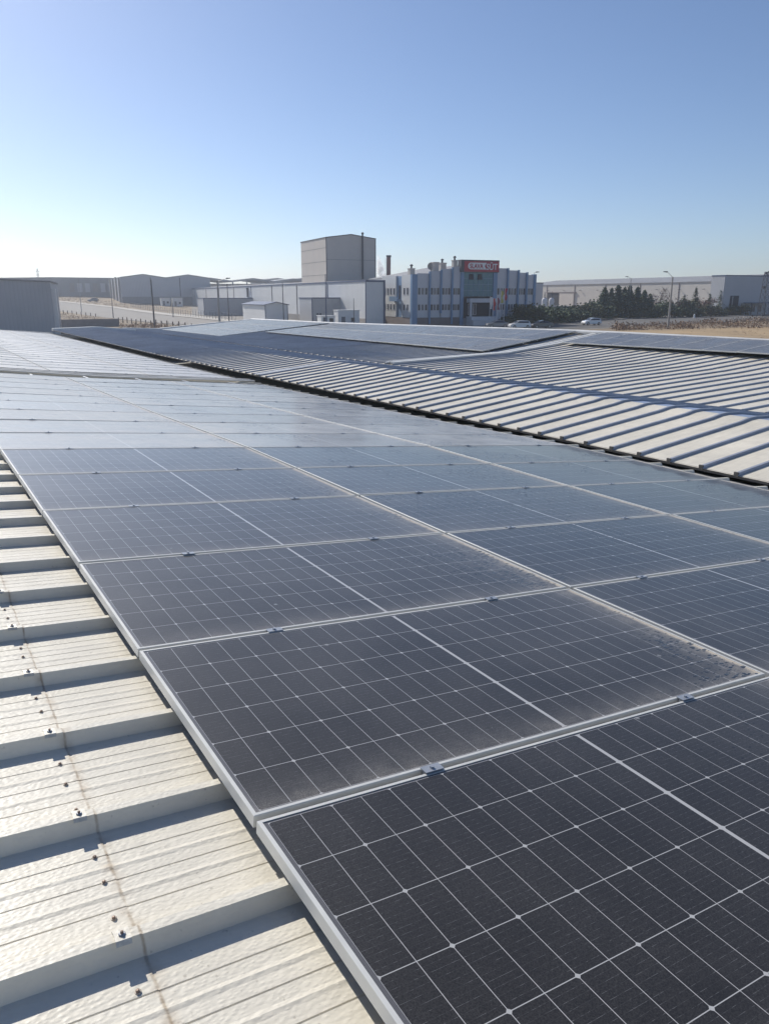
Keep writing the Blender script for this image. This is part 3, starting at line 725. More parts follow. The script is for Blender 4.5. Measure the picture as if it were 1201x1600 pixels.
# -- long white hall on the left of the office
o = corner(572, 165)
wh = thing('long_white_hall', 'very long low white factory hall with a flat eaves line stretching left from the office', 'building', o, GR)
b = MB(); b.prism([(0, 0), (4.25, 0), (4.25, 19), (34, 19), (34, 236), (0, 236)], 'y', -2, 8.9); b.v = [(x, z, y) for x, y, z in b.v]; b.build('wall', M['wall_w'], wh)
b = MB(); b.prism([(-.12, -.12), (4.3, -.12), (4.3, 18.9), (34.1, 18.9), (34.1, 236.1), (-.12, 236.1)], 'y', 8.9, 9.25); b.v = [(x, z, y) for x, y, z in b.v]; b.build('eaves_trim', M['trim'], wh)
b = MB(); b.prism([(-.1, 9.26), (34.1, 9.26), (17, 10.4)], 'y', 19, 236); b.build('roof', M['roofgrey'], wh)
for i, y in enumerate([0.02]+[23.4*k for k in range(1, 10)]):
    b = MB(); b.box(-.13, y, -1, -.003, y+.22, 8.9); b.build('downpipe', M['trim'] if i in (0, 1, 4) else M['plinth'], wh)
b = MB(); b.box(-.10, .3, -1, -.004, 236, .9+.6); b.build('plinth', M['plinth'], wh)
for y in (222, 210): 
    b = MB(); b.box(-.16, y, -1, -.02, y+4.5, 4.6); b.build('loading_door', M['wall_g'], wh)
b = MB(); b.box(3.9, -.14, -1, 4.3, -.01, 8.9); b.build('corner_trim', M['trim'], wh)
# windowed strip low on the dark annex
o2 = wh
def annex(name, label, px, Y, L, D, h, m, trim=M['trim'], roofm=None):
    o = corner(px, Y); t = thing(name, label, 'building', o, GR)
    b = MB(); b.box(0, 0, -1.5, L, D, h); b.build('wall', m, t)
    b = MB(); b.box(-.1, -.1, h, L+.1, D+.1, h+.22); b.build('roof_edge', trim, t)
    b = MB()
    for x, y in ((-.06, -.06), (L-.14, -.06)): b.box(x, y, -1, x+.2, y+.2, h-.005)
    b.build('corner_trim', trim, t)
    return t
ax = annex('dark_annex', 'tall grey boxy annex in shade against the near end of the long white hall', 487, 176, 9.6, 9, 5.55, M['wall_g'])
for x in (1.0, 1.7):
    b = MB(); b.box(x, -.05, -.5, x+.5, -.003, 2.4); b.build('door', M['door'], ax)
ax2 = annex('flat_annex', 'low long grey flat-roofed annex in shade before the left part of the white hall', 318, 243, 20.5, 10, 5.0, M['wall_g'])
b = MB(); b.box(14, 2, 5.22, 18, 4, 5.5); b.build('roof_hatch', M['white'], ax2)
b = MB(); b.tube((15.0, 5, 5.2), (15.0, 5, 8.0), .28); b.tube((15, 5, 7.9), (15, 5, 8.3), .4); b.build('vent_pipe', M['trim_d'], ax2)
# small gabled shed: blue-trimmed front, long pale side
o = corner(413.5, 173)
sh = thing('gabled_shed', 'small gabled shed with dark blue edging and a long pale side wall', 'shed', o, GR)
b = MB(); gable_body(b, 0, 5.1, 0, 20, 4.2, 4.75); b.build('wall', M['wall_w'], sh)
roof_plates(sh, 0, 5.1, 0, 20, 4.2, 4.75, M['trim'], th=.14, ov=.35)
b = MB(); b.box(-.05, -.05, -1, .1, .1, 4.1); b.box(5.0, -.05, -1, 5.15, .1, 4.1); b.build('corner_trim', M['trim'], sh)
# -- process tower behind
o = corner(511, 200)
tw = thing('process_tower', 'windowless beige tower block rising above the white hall, lit on its left side', 'tower', o, GR)
b = MB(); gable_body(b, 0, 13.3, 0, 20, 19.95, 20.8); b.build('wall', M['wall_t'], tw)
roof_plates(tw, 0, 13.3, 0, 20, 19.95, 20.8, M['trim_d'], th=.2, ov=.12)
b = MB(); b.box(-.06, -.06, 0, .12, .12, 19.9); b.box(13.2, -.06, 0, 13.38, .12, 19.9); b.build('corner_trim', M['trim_d'], tw)
b = MB()
for z in (14.8, ): b.box(.1, -.03, z, 13.2, -.003, z+.08); b.box(-.03, .1, z-.4, -.003, 19.9, z-.32)
b.box(-.03, .1, 17.6, -.003, 19.9, 17.68); b.box(-.03, .1, 11.2, -.003, 19.9, 11.28); b.build('panel_joint', M['plinth'], tw)
b = MB(); b.tube((9.6, -.35, 8), (9.6, -.35, 21.0), .22, n=12); b.lathe([(.22, 0), (.34, .1), (.34, .35), (.05, .5)], 12, (9.6, -.35, 21.0)); b.build('flue', M['trim_d'], tw)

# -- steam
m, nt, bs = newmat('steam'); nt.nodes.remove(bs)
pv = nd(nt, 'ShaderNodeVolumePrincipled'); pv.inputs['Color'].default_value = (1, 1, 1, 1); pv.inputs['Anisotropy'].default_value = .75
tc = nd(nt, 'ShaderNodeTexCoord').outputs['Object']
nt.links.new(remap(nt, noise(nt, tc, .7, 4), .35, .65, .3, 2.2), pv.inputs['Density'])
nt.links.new(pv.outputs[0], nt.nodes['Material Output'].inputs['Volume'])
p = at(597, 438, 215); b = MB()
b.lathe([(1.1, -1), (1.35, .6), (1.15, 2.6), (.8, 4.4), (.35, 6.2)], 14)
vs = [(x-.2*max(0, z), y, z) for x, y, z in b.v]; b.v = vs
so = b.build('steam_plume', m); so.location = p; tag(so, 'thin white steam plume rising between the tower and the flue', 'steam', None, 'stuff')

# -- open-sided sheds and dark halls on the skyline
def openshed(px, Y, n, bay, D, ze, rise, label, name='open_shed'):
    o = corner(px, Y); ze -= o.z; t = thing(name, label, 'shed', o, GR)
    for i in range(n):
        x0 = i*bay; b = MB(); b.prism([(x0, ze), (x0+bay/2, ze+rise), (x0+bay, ze), (x0+bay, ze+.9), (x0+bay/2, ze+rise+1.0), (x0, ze+.9)][::-1], 'y', 0, D)
        b.build('roof', M['roofgrey'], t)
        for k in range(3):
            b = MB(); b.box(x0+bay*k/3, -.1, -2, x0+bay*k/3+.7, .6, ze); b.build('column', M['concrete'], t)
    b = MB(); b.box(0, D, -2, n*bay, D+.5, ze-.3); b.build('back_wall', M['wall_w'], t)
    return t
openshed(296, 470, 3, 26, 40, 14.2, 1.5, 'open-sided shed with concrete columns and a wavy grey roof beyond the white hall')
def hallbox(name, label, px, Y, L, D, h, rise, m, n=1, rot=GR, plinth=True, plm=None, base=None):
    o = corner(px, Y); h -= o.z; t = thing(name, label, 'building', o, rot)
    bay = L/n
    b = MB()
    for i in range(n):
        b.prism([(i*bay, -3), ((i+1)*bay-.01, -3), ((i+1)*bay-.01, h), (i*bay+bay/2, h+rise), (i*bay, h)], 'y', 0, D)
    if n == 1: b.build('wall', m, t)
    else:
        b = MB(); pts = [(0, -3), (L, -3)]
        for i in range(n-1, -1, -1): pts += [((i+1)*bay, h), (i*bay+bay/2, h+rise)]
        pts += [(0, h)]; b.prism(pts, 'y', 0, D); b.build('wall', m, t)
    for i in range(n): 
        b = MB(); x0 = i*bay; b.prism([(x0, h+.01), (x0+bay/2, h+rise+.01), (x0+bay, h+.01), (x0+bay, h+.3), (x0+bay/2, h+rise+.3), (x0, h+.3)][::-1], 'y', -.2, D+.2); b.build('roof', M['roofgrey'], t)
    if plinth:
        b = MB(); b.box(.3, -.12, -2, L-.3, -.004, 2.4); b.build('plinth', plm or M['plinth'], t)
    return t
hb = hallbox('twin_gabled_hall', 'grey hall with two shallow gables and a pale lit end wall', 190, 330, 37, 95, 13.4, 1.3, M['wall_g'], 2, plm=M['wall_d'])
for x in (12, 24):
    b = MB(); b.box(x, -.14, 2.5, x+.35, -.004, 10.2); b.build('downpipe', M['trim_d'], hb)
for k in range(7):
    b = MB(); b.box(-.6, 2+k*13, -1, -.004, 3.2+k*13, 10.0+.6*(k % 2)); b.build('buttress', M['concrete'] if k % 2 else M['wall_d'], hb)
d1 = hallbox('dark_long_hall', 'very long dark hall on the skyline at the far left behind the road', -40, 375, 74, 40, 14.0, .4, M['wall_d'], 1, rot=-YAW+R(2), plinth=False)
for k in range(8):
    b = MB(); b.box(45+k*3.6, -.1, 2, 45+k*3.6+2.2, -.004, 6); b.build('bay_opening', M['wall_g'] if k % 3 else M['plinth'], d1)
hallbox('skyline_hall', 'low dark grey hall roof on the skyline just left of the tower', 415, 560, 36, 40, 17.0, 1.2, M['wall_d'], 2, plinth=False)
# -- grey corrugated hall at the left edge, with the low wall running from it
o = corner(86, 128)
lg = thing('grey_corner_hall', 'plain grey corrugated hall filling the left edge of the view', 'building', o, -YAW+R(20))
b = MB(); b.prism([(-46, -1), (-.5, -1), (-.5, 8.2), (-20, 8.9), (-46, 8.6)], 'y', 0, 26); b.build('wall', M['wall_g'], lg)
b = MB(); b.box(-.497, .4, -1, .15, 3, 7.2); b.build('end_panel', M['wall_w'], lg)
roofl = MB(); roofl.prism([(-46, 8.62), (-20, 8.92), (-.3, 8.22), (-.3, 8.42), (-20, 9.12), (-46, 8.82)][::-1], 'y', -.2, 26.2); roofl.build('roof', M['roofgrey'], lg)
a_ = gnd(80, 512); c_ = gnd(187, 510)
o = thing('boundary_wall', 'low dark grey rendered wall running right from the corner hall', 'wall', (a_.x, a_.y, a_.z), math.atan2(c_.y-a_.y, c_.x-a_.x))
L = (c_-a_).length; b = MB(); b.box(0, -.12, -1, L, .12, 1.45); b.build('wall_face', M['render_grey'], o)
b = MB(); b.box(-.05, -.18, 1.45, L+.05, .18, 1.53); b.build('coping', M['plinth'], o)

# -- right side: beige hall in the grid, shaded hall beside it
Yc = 262.0; o = corner(1128, Yc)
rh = thing('beige_long_hall', 'long beige hall with wall lamps and a big sliding door behind the conifers', 'building', o, GR)
ez = zof(441, Yc)-o.z
b = MB(); b.prism([(0, -2), (40, -2), (40, ez), (20, ez+2.3), (0, ez)], 'y', 0, 118); b.build('wall', M['wall_c'], rh)
roof_plates(rh, 0, 40, 0, 118, ez, ez+2.3, M['roofgrey'], th=.25, ov=.25)
b = MB(); b.box(-.35, 88, -.5, -.02, 96.5, 7.4); b.build('open_doorway', M['darkin'], rh)
b = MB(); b.box(-.5, 78, -.5, -.04, 87.9, 7.3); sdn = b.build('sliding_door', M['wall_t'], rh)
b = MB(); b.box(-.56, 82, -.4, -.51, 84, 2.6); b.build('wicket_door', M['concrete'], sdn)
b = MB(); b.box(-.6, 77, 7.4, -.02, 97.5, 7.75); b.build('door_track', M['brown'], rh)
for k in range(10):
    b = MB(); y = 8+k*11; b.box(-.5, y, ez-2.3, -.01, y+.15, ez-2.2); b.box(-.85, y-.2, ez-2.4, -.4, y+.35, ez-2.28); b.build('wall_lamp', M['trim_d'], rh)
for k in range(1, 6):
    b = MB(); b.box(-.15, 19.5*k, 0, -.004, 19.5*k+.25, ez-.1); b.build('downpipe', M['brown'], rh)
o = corner(1129, 256)
sh2 = thing('shaded_grey_hall', 'tall blue-grey hall in shade with a dark gateway at the right edge of the view', 'building', o, GR)
hz = zof(432.5, 256)-o.z
b = MB(); b.box(0, 0, -2, 40, 5.5, hz); b.build('wall', M['wall_g'], sh2)
b = MB(); b.box(-.1, -.1, hz, 40.1, 5.6, hz+.3); b.build('roof_edge', M['trim'], sh2)
b = MB(); b.box(3.1, -.1, -.5, 6.9, -.004, 6.2); b.build('gateway', M['darkin'], sh2)
b = MB(); b.box(3.9, -.2, -.5, 4.3, -.11, 6.0); b.build('gate_post', M['concrete'], sh2)
b = MB(); b.box(9.2, -3.4, 3.8, 19, -.01, 4.1); b.build('porch_roof', M['trim'], sh2)
for x in (9.4, 12.4, 15.6, 18.6):
    b = MB(); b.box(x, -3.3, -.5, x+.25, -3.05, 3.79); b.build('porch_post', M['trim_d'], sh2)
for i in range(3): window(sh2, 'x', 10+i*3, 0, 1.0, 3.2, 1.8, 1)
# two silos and low dark shed in front of the beige hall
for i, (px, lb) in enumerate(((850.5, 'left one of two white silos with a pointed vent before the beige hall'), (861.5, 'right one of two white silos with a pointed vent before the beige hall'))):
    p = at(px, 463, 270); t = thing('silo', lb, 'silo', (p.x, p.y, ground_h(p.x, p.y)), 0, 'white silos')
    b = MB(); b.lathe([(.95, .0), (.95, 4.6), (.8, 5.1), (.3, 5.5)], 20); b.build('tank', M['white2'], t, smooth=False)
    b = MB(); b.lathe([(.3, 5.5), (.16, 5.9), (.2, 6.1), (.04, 7.6)], 12); b.build('vent_spike', M['trim_d'], t)
p = corner(842, 236)
t = thing('low_dark_shed', 'low dark flat shed in front of the white silos', 'shed', p, GR)
b = MB(); b.box(0, 0, -1, 13, 6, 2.9); b.build('wall', M['wall_d'], t); b = MB(); b.box(-.2, -.2, 2.9, 13.2, 6.2, 3.15); b.build('roof', M['roofgrey'], t)
# skyline block behind the office at right
p = corner(834, 300)
t = thing('rooftop_plant_block', 'small grey flat block on the skyline just right of the office', 'building', p, GR)
b = MB(); b.box(0, 0, -1, 3.8, 6, 10.6); b.build('wall', M['wall_g'], t); b = MB(); b.box(-.1, -.1, 10.6, 3.9, 6.1, 10.9); b.build('roof_edge', M['trim_d'], t)

# -- small white plant cabins beside the annex
def cabin(px, py, Y, L, D, h, label, m=M['white']):
    o = corner(px, Y); o.z = ground_h(o.x, o.y); t = thing('utility_cabin', label, 'cabin', o, GR)
    b = MB(); b.box(0, 0, 0, L, D, h); b.build('wall', m, t)
    b = MB(); b.box(-.12, -.12, h, L+.12, D+.12, h+.14); b.build('roof', M['white'], t)
    b = MB(); b.box(L*.15, -.04, .1, L*.15+.8, -.003, 2.0); b.build('door', M['door'], t)
    b = MB(); b.box(L*.6, -.04, 1.0, L*.6+.8, -.003, 1.8); b.build('window', M['pane'], t)
    return t
cabin(501, 0, 156, 2.9, 2.4, 2.2, 'small white cabin with dark openings before the tall grey annex')
cabin(528, 0, 160, 4.6, 2.6, 3.2, 'longer white cabin with a bright flat roof right of the small one', M['wall_w'])
cabin(252, 0, 318, 3.4, 4, 3.0, 'small white-roofed cabin at the left end of the white hall', M['wall_w'])
cabin(270, 0, 318, 3.8, 4, 3.2, 'white-roofed cabin touching the left end of the white hall', M['wall_w'])

# ------------------------------------------------------------------ lamps, poles, flags
def lamp(name, label, px, pybase, pytop, Y=None, arm=1.5, armdir=1, m=None, r=.10, double=False, group=None, lean=0, headz=.5):
    if Y is None:
        p = gnd(px, pybase)
    else:
        q = at(px, 463, Y); p = Vector((q.x, q.y, ground_h(q.x, q.y)))
    Yd = p.x*math.sin(YAW)+p.y*math.cos(YAW)
    top = CZ+(463-pytop)/1241.0*Yd-p.z
    t = thing(name, label, 'street lamp' if arm else 'pole', p, -YAW, group)
    m = m or M['concrete']
    b = MB(); b.tube((0, 0, 0), (lean, 0, top), r*1.5, r*.8, 10); b.build('pole', m, t)
    if arm:
        b = MB(); b.tube((lean, 0, top-.1), (lean+armdir*arm, 0, top+headz), .05, .04, 8); b.build('arm', M['steel'], t)
        b = MB(); b.prism([(lean+armdir*arm, top+headz-.12), (lean+armdir*(arm+.75), top+headz-.02), (lean+armdir*(arm+.75), top+headz+.10), (lean+armdir*arm, top+headz+.12)], 'y', -.17, .17)
        b.build('lamp_head', M['trim_d'], t)
    return t
lamp('street_lamp', 'leaning concrete street lamp standing by the dry grass on the right', 1042.5, 514, 434, arm=1.1, armdir=-1, r=.15, headz=.9)
lamp('street_lamp', 'slim street lamp rising from the conifers at right', 983, 0, 436, Y=222, arm=.9, armdir=-1, headz=.4)
lamp('street_lamp', 'thick pole with a long arm in front of the long white hall', 341, 0, 440, Y=150, arm=1.7, armdir=1, r=.16, headz=.45)
lamp('street_lamp', 'short lamp on the corner column of the office block', 832, 0, 428, Y=178, arm=.4, armdir=1, r=.05, headz=.15)
lamp('metal_pole', 'thin dark pole left of the vent pipe against the white hall', 356, 0, 444, Y=190, arm=0, r=.09, m=M['trim_d'])
lamp('metal_pole', 'thin dark pole right of the gabled shed against the white hall', 442, 0, 442, Y=170, arm=0, r=.08, m=M['trim_d'])
lamp('metal_pole', 'tall dark pole in front of the left end of the tall grey annex', 509, 0, 430, Y=150, arm=0, r=.09, m=M['trim'])
lamp('metal_pole', 'short dark pole in front of the longer white cabin', 552.5, 0, 466, Y=150, arm=0, r=.06, m=M['trim_d'])
lamp('metal_pole', 'thin pole by the road in front of the twin gabled hall', 242, 512, 438, arm=0, r=.12, m=M['trim_d'])
lamp('metal_pole', 'short pole on the verge between corner hall and twin gabled hall', 177.5, 497, 466, arm=0, r=.09, m=M['trim_d'])
lamp('metal_pole', 'leftmost short pole on the verge near the corner hall', 128, 488, 436, arm=0, r=.08, m=M['concrete'])
lamp('metal_pole', 'short pole at the far edge of the left road', 271, 496, 468, arm=0, r=.08, m=M['trim_d'])
flagc = [((.7, .7, .68), 'white'), ((.5, .05, .05), 'red'), ((.22, .06, .09), 'dull purple'), ((.45, .42, .10), 'yellow'), ((.42, .04, .06), 'crimson')]
for i, (px, top) in enumerate(((765.5, 463), (770.5, 465), (776.5, 464), (782, 454), (788, 450))):
    q = at(px, 463, 158); p = Vector((q.x, q.y, ground_h(q.x, q.y)))
    h = CZ+(463-top)/1241*158
    t = thing('flagpole', 'white flagpole with a limp %s flag before the office entrance' % flagc[i][1], 'flagpole', p, -YAW, 'flagpoles at the office entrance')
    b = MB(); b.tube((0, 0, 0), (0, 0, h), .06, .04, 8); b.build('pole', M['white2'], t)
    fm = mat('flag_'+flagc[i][1].replace(' ', '_'), flagc[i][0], .8)
    rr = random.Random(i); n = 10; vs = []
    for k in range(n+1):
        z = h-.15-2.3*k/n
        for j in range(4): vs.append((.05+.13*j*(1-.25*math.sin(k*.9+i))+.03*math.sin(k+i*2), .07*math.sin(j*2.2+k*.6+i), z))
    b = MB(); b.add(vs, [(k*4+j, k*4+j+1, k*4+5+j, k*4+4+j) for k in range(n) for j in range(3)])
    fo = b.build('flag', fm, t); sm = fo.modifiers.new('thickness', 'SOLIDIFY'); sm.thickness = .015
# lattice mast at the right edge, and the far pylon
def lattice(name, label, p, h, wb, wt, nb, r):
    t = thing(name, label, 'lattice mast', p, -YAW+R(20)); b = MB()
    for sx, sy in ((-1, -1), (1, -1), (1, 1), (-1, 1)): b.tube((sx*wb/2, sy*wb/2, 0), (sx*wt/2, sy*wt/2, h), r, n=5)
    for k in range(nb):
        z0 = h*k/nb; z1 = h*(k+1)/nb; a = wb+(wt-wb)*k/nb; c = wb+(wt-wb)*(k+1)/nb
        cs = [(-1, -1), (1, -1), (1, 1), (-1, 1)]
        for i in range(4):
            p0, p1 = cs[i], cs[(i+1) % 4]
            b.tube((p0[0]*a/2, p0[1]*a/2, z0), (p1[0]*c/2, p1[1]*c/2, z1), r*.6, n=4)
            b.tube((p1[0]*a/2, p1[1]*a/2, z0), (p0[0]*c/2, p0[1]*c/2, z1), r*.6, n=4)
            b.tube((p0[0]*c/2, p0[1]*c/2, z1), (p1[0]*c/2, p1[1]*c/2, z1), r*.6, n=4)
    b.build('lattice_frame', M['steel'] if False else M['trim_d'], t); return t
q = at(1194, 463, 205); q.z = ground_h(q.x, q.y)
lm = lattice('lattice_mast', 'grey steel lattice mast with floodlights at the right edge', q, 11.5, 2.0, 1.1, 8, .07)
for i, (x, z) in enumerate(((-.9, 11.7), (.2, 11.9), (-1.0, 8.2))):
    b = MB(); b.box(x-.35, -.5, z-.3, x+.35, -.1, z+.3); b.tube((x, -.1, z), (0, 0, z-.2), .05); b.build('floodlight', M['trim_d'], lm)
q = at(63.5, 463, 900); q.z = 9
py = lattice('power_pylon', 'tiny far-off power pylon on the skyline above the corner hall', q, 27, 4, .8, 6, .25)
b = MB(); b.tube((-3, 0, 24), (3, 0, 24), .2); b.tube((-4, 0, 20), (4, 0, 20), .2); b.build('cross_arm', M['trim_d'], py)
# rooftop aerial on the dark annex etc. kept out; fences
def post_fence(name, label, p, q, n, h, r, rails, m, cat='fence'):
    d = q-p; t = thing(name, label, cat, p, math.atan2(d.y, d.x)); L = math.hypot(d.x, d.y)
    for i in range(n):
        b = MB(); x = L*i/(n-1); z = ground_h(p.x+d.x*i/(n-1), p.y+d.y*i/(n-1))-p.z; jh = random.uniform(.85, 1.08)*h
        b.box(x-r, -r, z-.3, x+r, r, z+jh); b.build('post', m, t)
    for k, f in enumerate(rails):
        b = MB(); z1 = ground_h(q.x, q.y)-p.z
        b.add([(0, -.025, h*f), (L, -.025, z1+h*f), (L, .025, z1+h*f), (0, .025, h*f), (0, -.025, h*f+.05), (L, -.025, z1+h*f+.05), (L, .025, z1+h*f+.05), (0, .025, h*f+.05)], [(0, 3, 2, 1), (4, 5, 6, 7), (0, 1, 5, 4), (1, 2, 6, 5), (2, 3, 7, 6), (3, 0, 4, 7)])
        b.build('rail', m, t)
    return t
M['wood'] = mat('weathered_wood', (.13, .105, .085), .9, 0, .25, 3, .004, 30)
M['fence'] = mat('grey_fence', (.17, .17, .175), .8, 0, .1, 1)
post_fence('post_fence', 'wooden post fence along the near verge of the left road', gnd(186, 504), gnd(300, 515), 15, 1.25, .09, (.55,), M['wood'])
post_fence('post_fence', 'short row of dark posts on the verge beside the corner hall', gnd(93, 489), gnd(150, 495), 9, 1.0, .08, (), M['wood'])
post_fence('railing_fence', 'long grey railing along the far pavement of the left road', gnd(205, 480), gnd(368, 502), 46, 1.9, .05, (.15, .9), M['fence'])
for p_, q_, nn, lb in ((gnd(1158, 488.5), gnd(1225, 485), 14, 'low metal fence at the right before the shaded hall'),):
    post_fence('metal_fence', lb, p_, q_, nn, 2.0, .05, (.15, .5, .93), M['trim_d'])
p_ = gnd(205, 481); q_ = gnd(262, 486)

# ------------------------------------------------------------------ vehicles
M['tyre'] = M['black']; M['rim'] = mat('wheel_rim', (.35, .35, .36), .35, .8)
M['lampglass'] = winmat('headlight_glass', (.5, .5, .5), .1)
M['taillamp'] = winmat('tail_lamp_red', (.3, .01, .01), .2)
def paint(name, col):
    m, nt, b = newmat(name); b.inputs['Base Color'].default_value = (*col, 1); b.inputs['Roughness'].default_value = .32
    b.inputs['Coat Weight'].default_value = .8; b.inputs['Coat Roughness'].default_value = .06; return m
PW_ = paint('car_white', (.72, .72, .72)); PD_ = paint('car_dark', (.035, .04, .05)); PS_ = paint('car_grey', (.16, .17, .19)); PB_ = paint('car_silver', (.4, .41, .43))
CARP = {'hatch': [(-2.02, .35), (-2.08, .62), (-1.98, .92), (-1.86, 1.02), (-1.68, 1.42), (-.3, 1.50), (.35, 1.44), (1.10, 1.0), (1.85, .84), (2.08, .62), (2.08, .35), (1.9, .24), (-1.9, .24)],
        'sedan': [(-2.2, .35), (-2.24, .70), (-2.16, .96), (-1.6, 1.02), (-1.0, 1.38), (-.2, 1.44), (.4, 1.38), (1.15, .98), (1.95, .82), (2.2, .6), (2.2, .35), (2.0, .22), (-2.0, .22)]}
def car(label, p, rz, body, pm, group=None):
    t = thing('parked_car', label, 'car', p, rz, group)
    pr = CARP[body]; W = .86; b = MB(); vs = []
    def half(z): return W if z < .9 else W-(z-.9)*.42
    rings = [(-1, 1.0), (1, 1.0)]
    n = len(pr)
    ins = [.93, 1.0, 1.0, .93]
    for s, (sd, sc_) in enumerate(((-1, .97), (-.93, 1.0), (.93, 1.0), (1, .97))):
        for x, z in pr: vs.append((x*sc_, sd*half(z), (z-.6)*sc_+.6))
    fs = [(s*n+i, s*n+(i+1) % n, (s+1)*n+(i+1) % n, (s+1)*n+i) for s in range(3) for i in range(n)]+[tuple(range(n)), tuple(range(3*n, 4*n))[::-1]]
    b.add(vs, fs); bo = b.build('body', pm, t); bv = bo.modifiers.new('soft_edges', 'BEVEL'); bv.width = .05; bv.segments = 2; bv.limit_method = 'ANGLE'
    # glass: side bands, windscreen, rear window
    i4 = 4 if body == 'hatch' else 4
    a, r0, r1, f0 = pr[3], pr[4], pr[6], pr[7]
    for sd in (-1, 1):
        g = MB(); o_ = .012
        q = [(a[0]+.28, a[1]+.02), (f0[0]-.18, f0[1]+.03), (r1[0]-.02, r1[1]-.10), (r0[0]+.10, r0[1]-.09)]
        g.add([(x, sd*(half(z)+o_), z) for x, z in q]+[(x, sd*(half(z)-.02), z) for x, z in q], [(0, 1, 2, 3), (4, 5, 6, 7), (0, 1, 5, 4), (1, 2, 6, 5), (2, 3, 7, 6), (3, 0, 4, 7)])
        g.build('side_window', M['pane'], t)
    for nm, A, B in (('windscreen', f0, r1), ('rear_window', a, r0)):
        g = MB(); dx = (B[0]-A[0]); dz = B[1]-A[1]; L = math.hypot(dx, dz); nx, nz = (dz/L, -dx/L) if nm == 'windscreen' else (-dz/L, dx/L)
        if nz < 0: nx, nz = -nx, -nz
        P = []
        for f in (.06, .92):
            for sd in (-1, 1):
                z = A[1]+dz*f; P.append((A[0]+dx*f, sd*(half(z)*.97-.09), z))
        P = [P[0], P[1], P[3], P[2]]
        g.add([(x+nx*.014, y, z+nz*.014) for x, y, z in P]+[(x-nx*.02, y, z-nz*.02) for x, y, z in P], [(0, 1, 2, 3), (4, 5, 6, 7), (0, 1, 5, 4), (1, 2, 6, 5), (2, 3, 7, 6), (3, 0, 4, 7)])
        g.build(nm, M['pane'], t)
    for x in (-1.32, 1.34):
        for sd in (-1, 1):
            wv = MB(); wv.tube((x, sd*.66, .32), (x, sd*.875, .32), .32, n=20); wo = wv.build('wheel', M['tyre'], t)
            rm = MB(); rm.tube((x, sd*.80, .32), (x, sd*.885, .32), .20, n=14); rm.build('rim', M['rim'], wo)
    for sd in (-1, 1):
        g = MB(); x = pr[8][0]; g.box(x+.10, sd*.62-.17, .60, x+.22, sd*.62+.17, .74); g.build('headlight', M['lampglass'], t)
        g = MB(); x = pr[1][0]; g.box(x-.012, sd*.66-.13, .68, x+.12, sd*.66+.13, .86); g.build('tail_light', M['taillamp'], t)
    return t
def carat(label, px, py, deg, body, pm, group=None):
    p = gnd(px, py, .09); return car(label, p, -YAW+R(deg), body, pm, group)
carat('white hatchback parked alone on the street in front of the conifers', 923, 508.5, 200, 'hatch', PW_)
carat('white car parked on the street in front of the flagpoles', 811, 514, 192, 'hatch', PW_)
carat('dark car parked just right of the white one before the bushes', 845, 513.5, 195, 'sedan', PD_)
carat('dark car parked just left of the white one before the office', 776, 513, 190, 'sedan', PS_)
for i, (px, pm, lb) in enumerate(((664, PD_, 'dark car parked nose-in at the left end of the row before the office'), (677, PS_, 'grey car parked second from the left before the office'), (693, PD_, 'dark car parked in the middle of the row before the office'), (707, PB_, 'silver car parked in the row before the office'), (722, PS_, 'grey car at the right end of the row before the office'))):
    carat(lb, px, 507.5, 78+3*i, 'sedan', pm, 'cars parked before the office')
carat('small dark car on the dry bank beyond the left road', 146, 472, 185, 'hatch', PS_)
# utility post: white bollard by the road, person-like cone etc.
q = gnd(1083.5, 497.5, .1)
t = thing('concrete_bollard', 'small white bollard at the kerb below the thin conifer', 'bollard', q)
b = MB(); b.lathe([(.35, 0), (.35, .2), (.22, .25), (.18, 1.0), (.1, 1.1)], 12); b.build('shaft', M['white'], t)

# ------------------------------------------------------------------ trees and shrubs
def leafmat(name, c0, c1):
    m, nt, b = newmat(name)
    oi = nd(nt, 'ShaderNodeObjectInfo'); tc = nd(nt, 'ShaderNodeTexCoord').outputs['Object']
    f = mth(nt, 'ADD', mth(nt, 'MULTIPLY', noise(nt, tc, 1.1, 4, .7), .8), mth(nt, 'MULTIPLY', oi.outputs['Random'], .2))
    nt.links.new(mixc(nt, remap(nt, f, .3, .75), c0, c1), b.inputs['Base Color']); b.inputs['Roughness'].default_value = .8
    return m
M['fir'] = leafmat('fir_needles', (.03, .058, .028), (.10, .14, .055))
M['fir2'] = leafmat('pale_fir_needles', (.045, .065, .030), (.10, .12, .05))
M['shrub'] = leafmat('shrub_leaves', (.05, .065, .028), (.15, .15, .06))
M['rusty'] = leafmat('rusty_leaves', (.10, .055, .04), (.21, .12, .08))
M['dryg'] = leafmat('dry_scrub', (.16, .10, .065), (.36, .24, .15))
M['bark'] = mat('bark', (.10, .075, .06), .9, 0, .2, 5, .01, 30)
def leaf(b, p, s, rnd):
    a = Vector((rnd.gauss(0, 1), rnd.gauss(0, 1), rnd.gauss(0, 1))).normalized(); c = a.orthogonal().normalized()*s
    d = a.cross(c).normalized()*s*.7
    b.add([p-c, p+d, p+c, p-d], [(0, 1, 2, 3)])
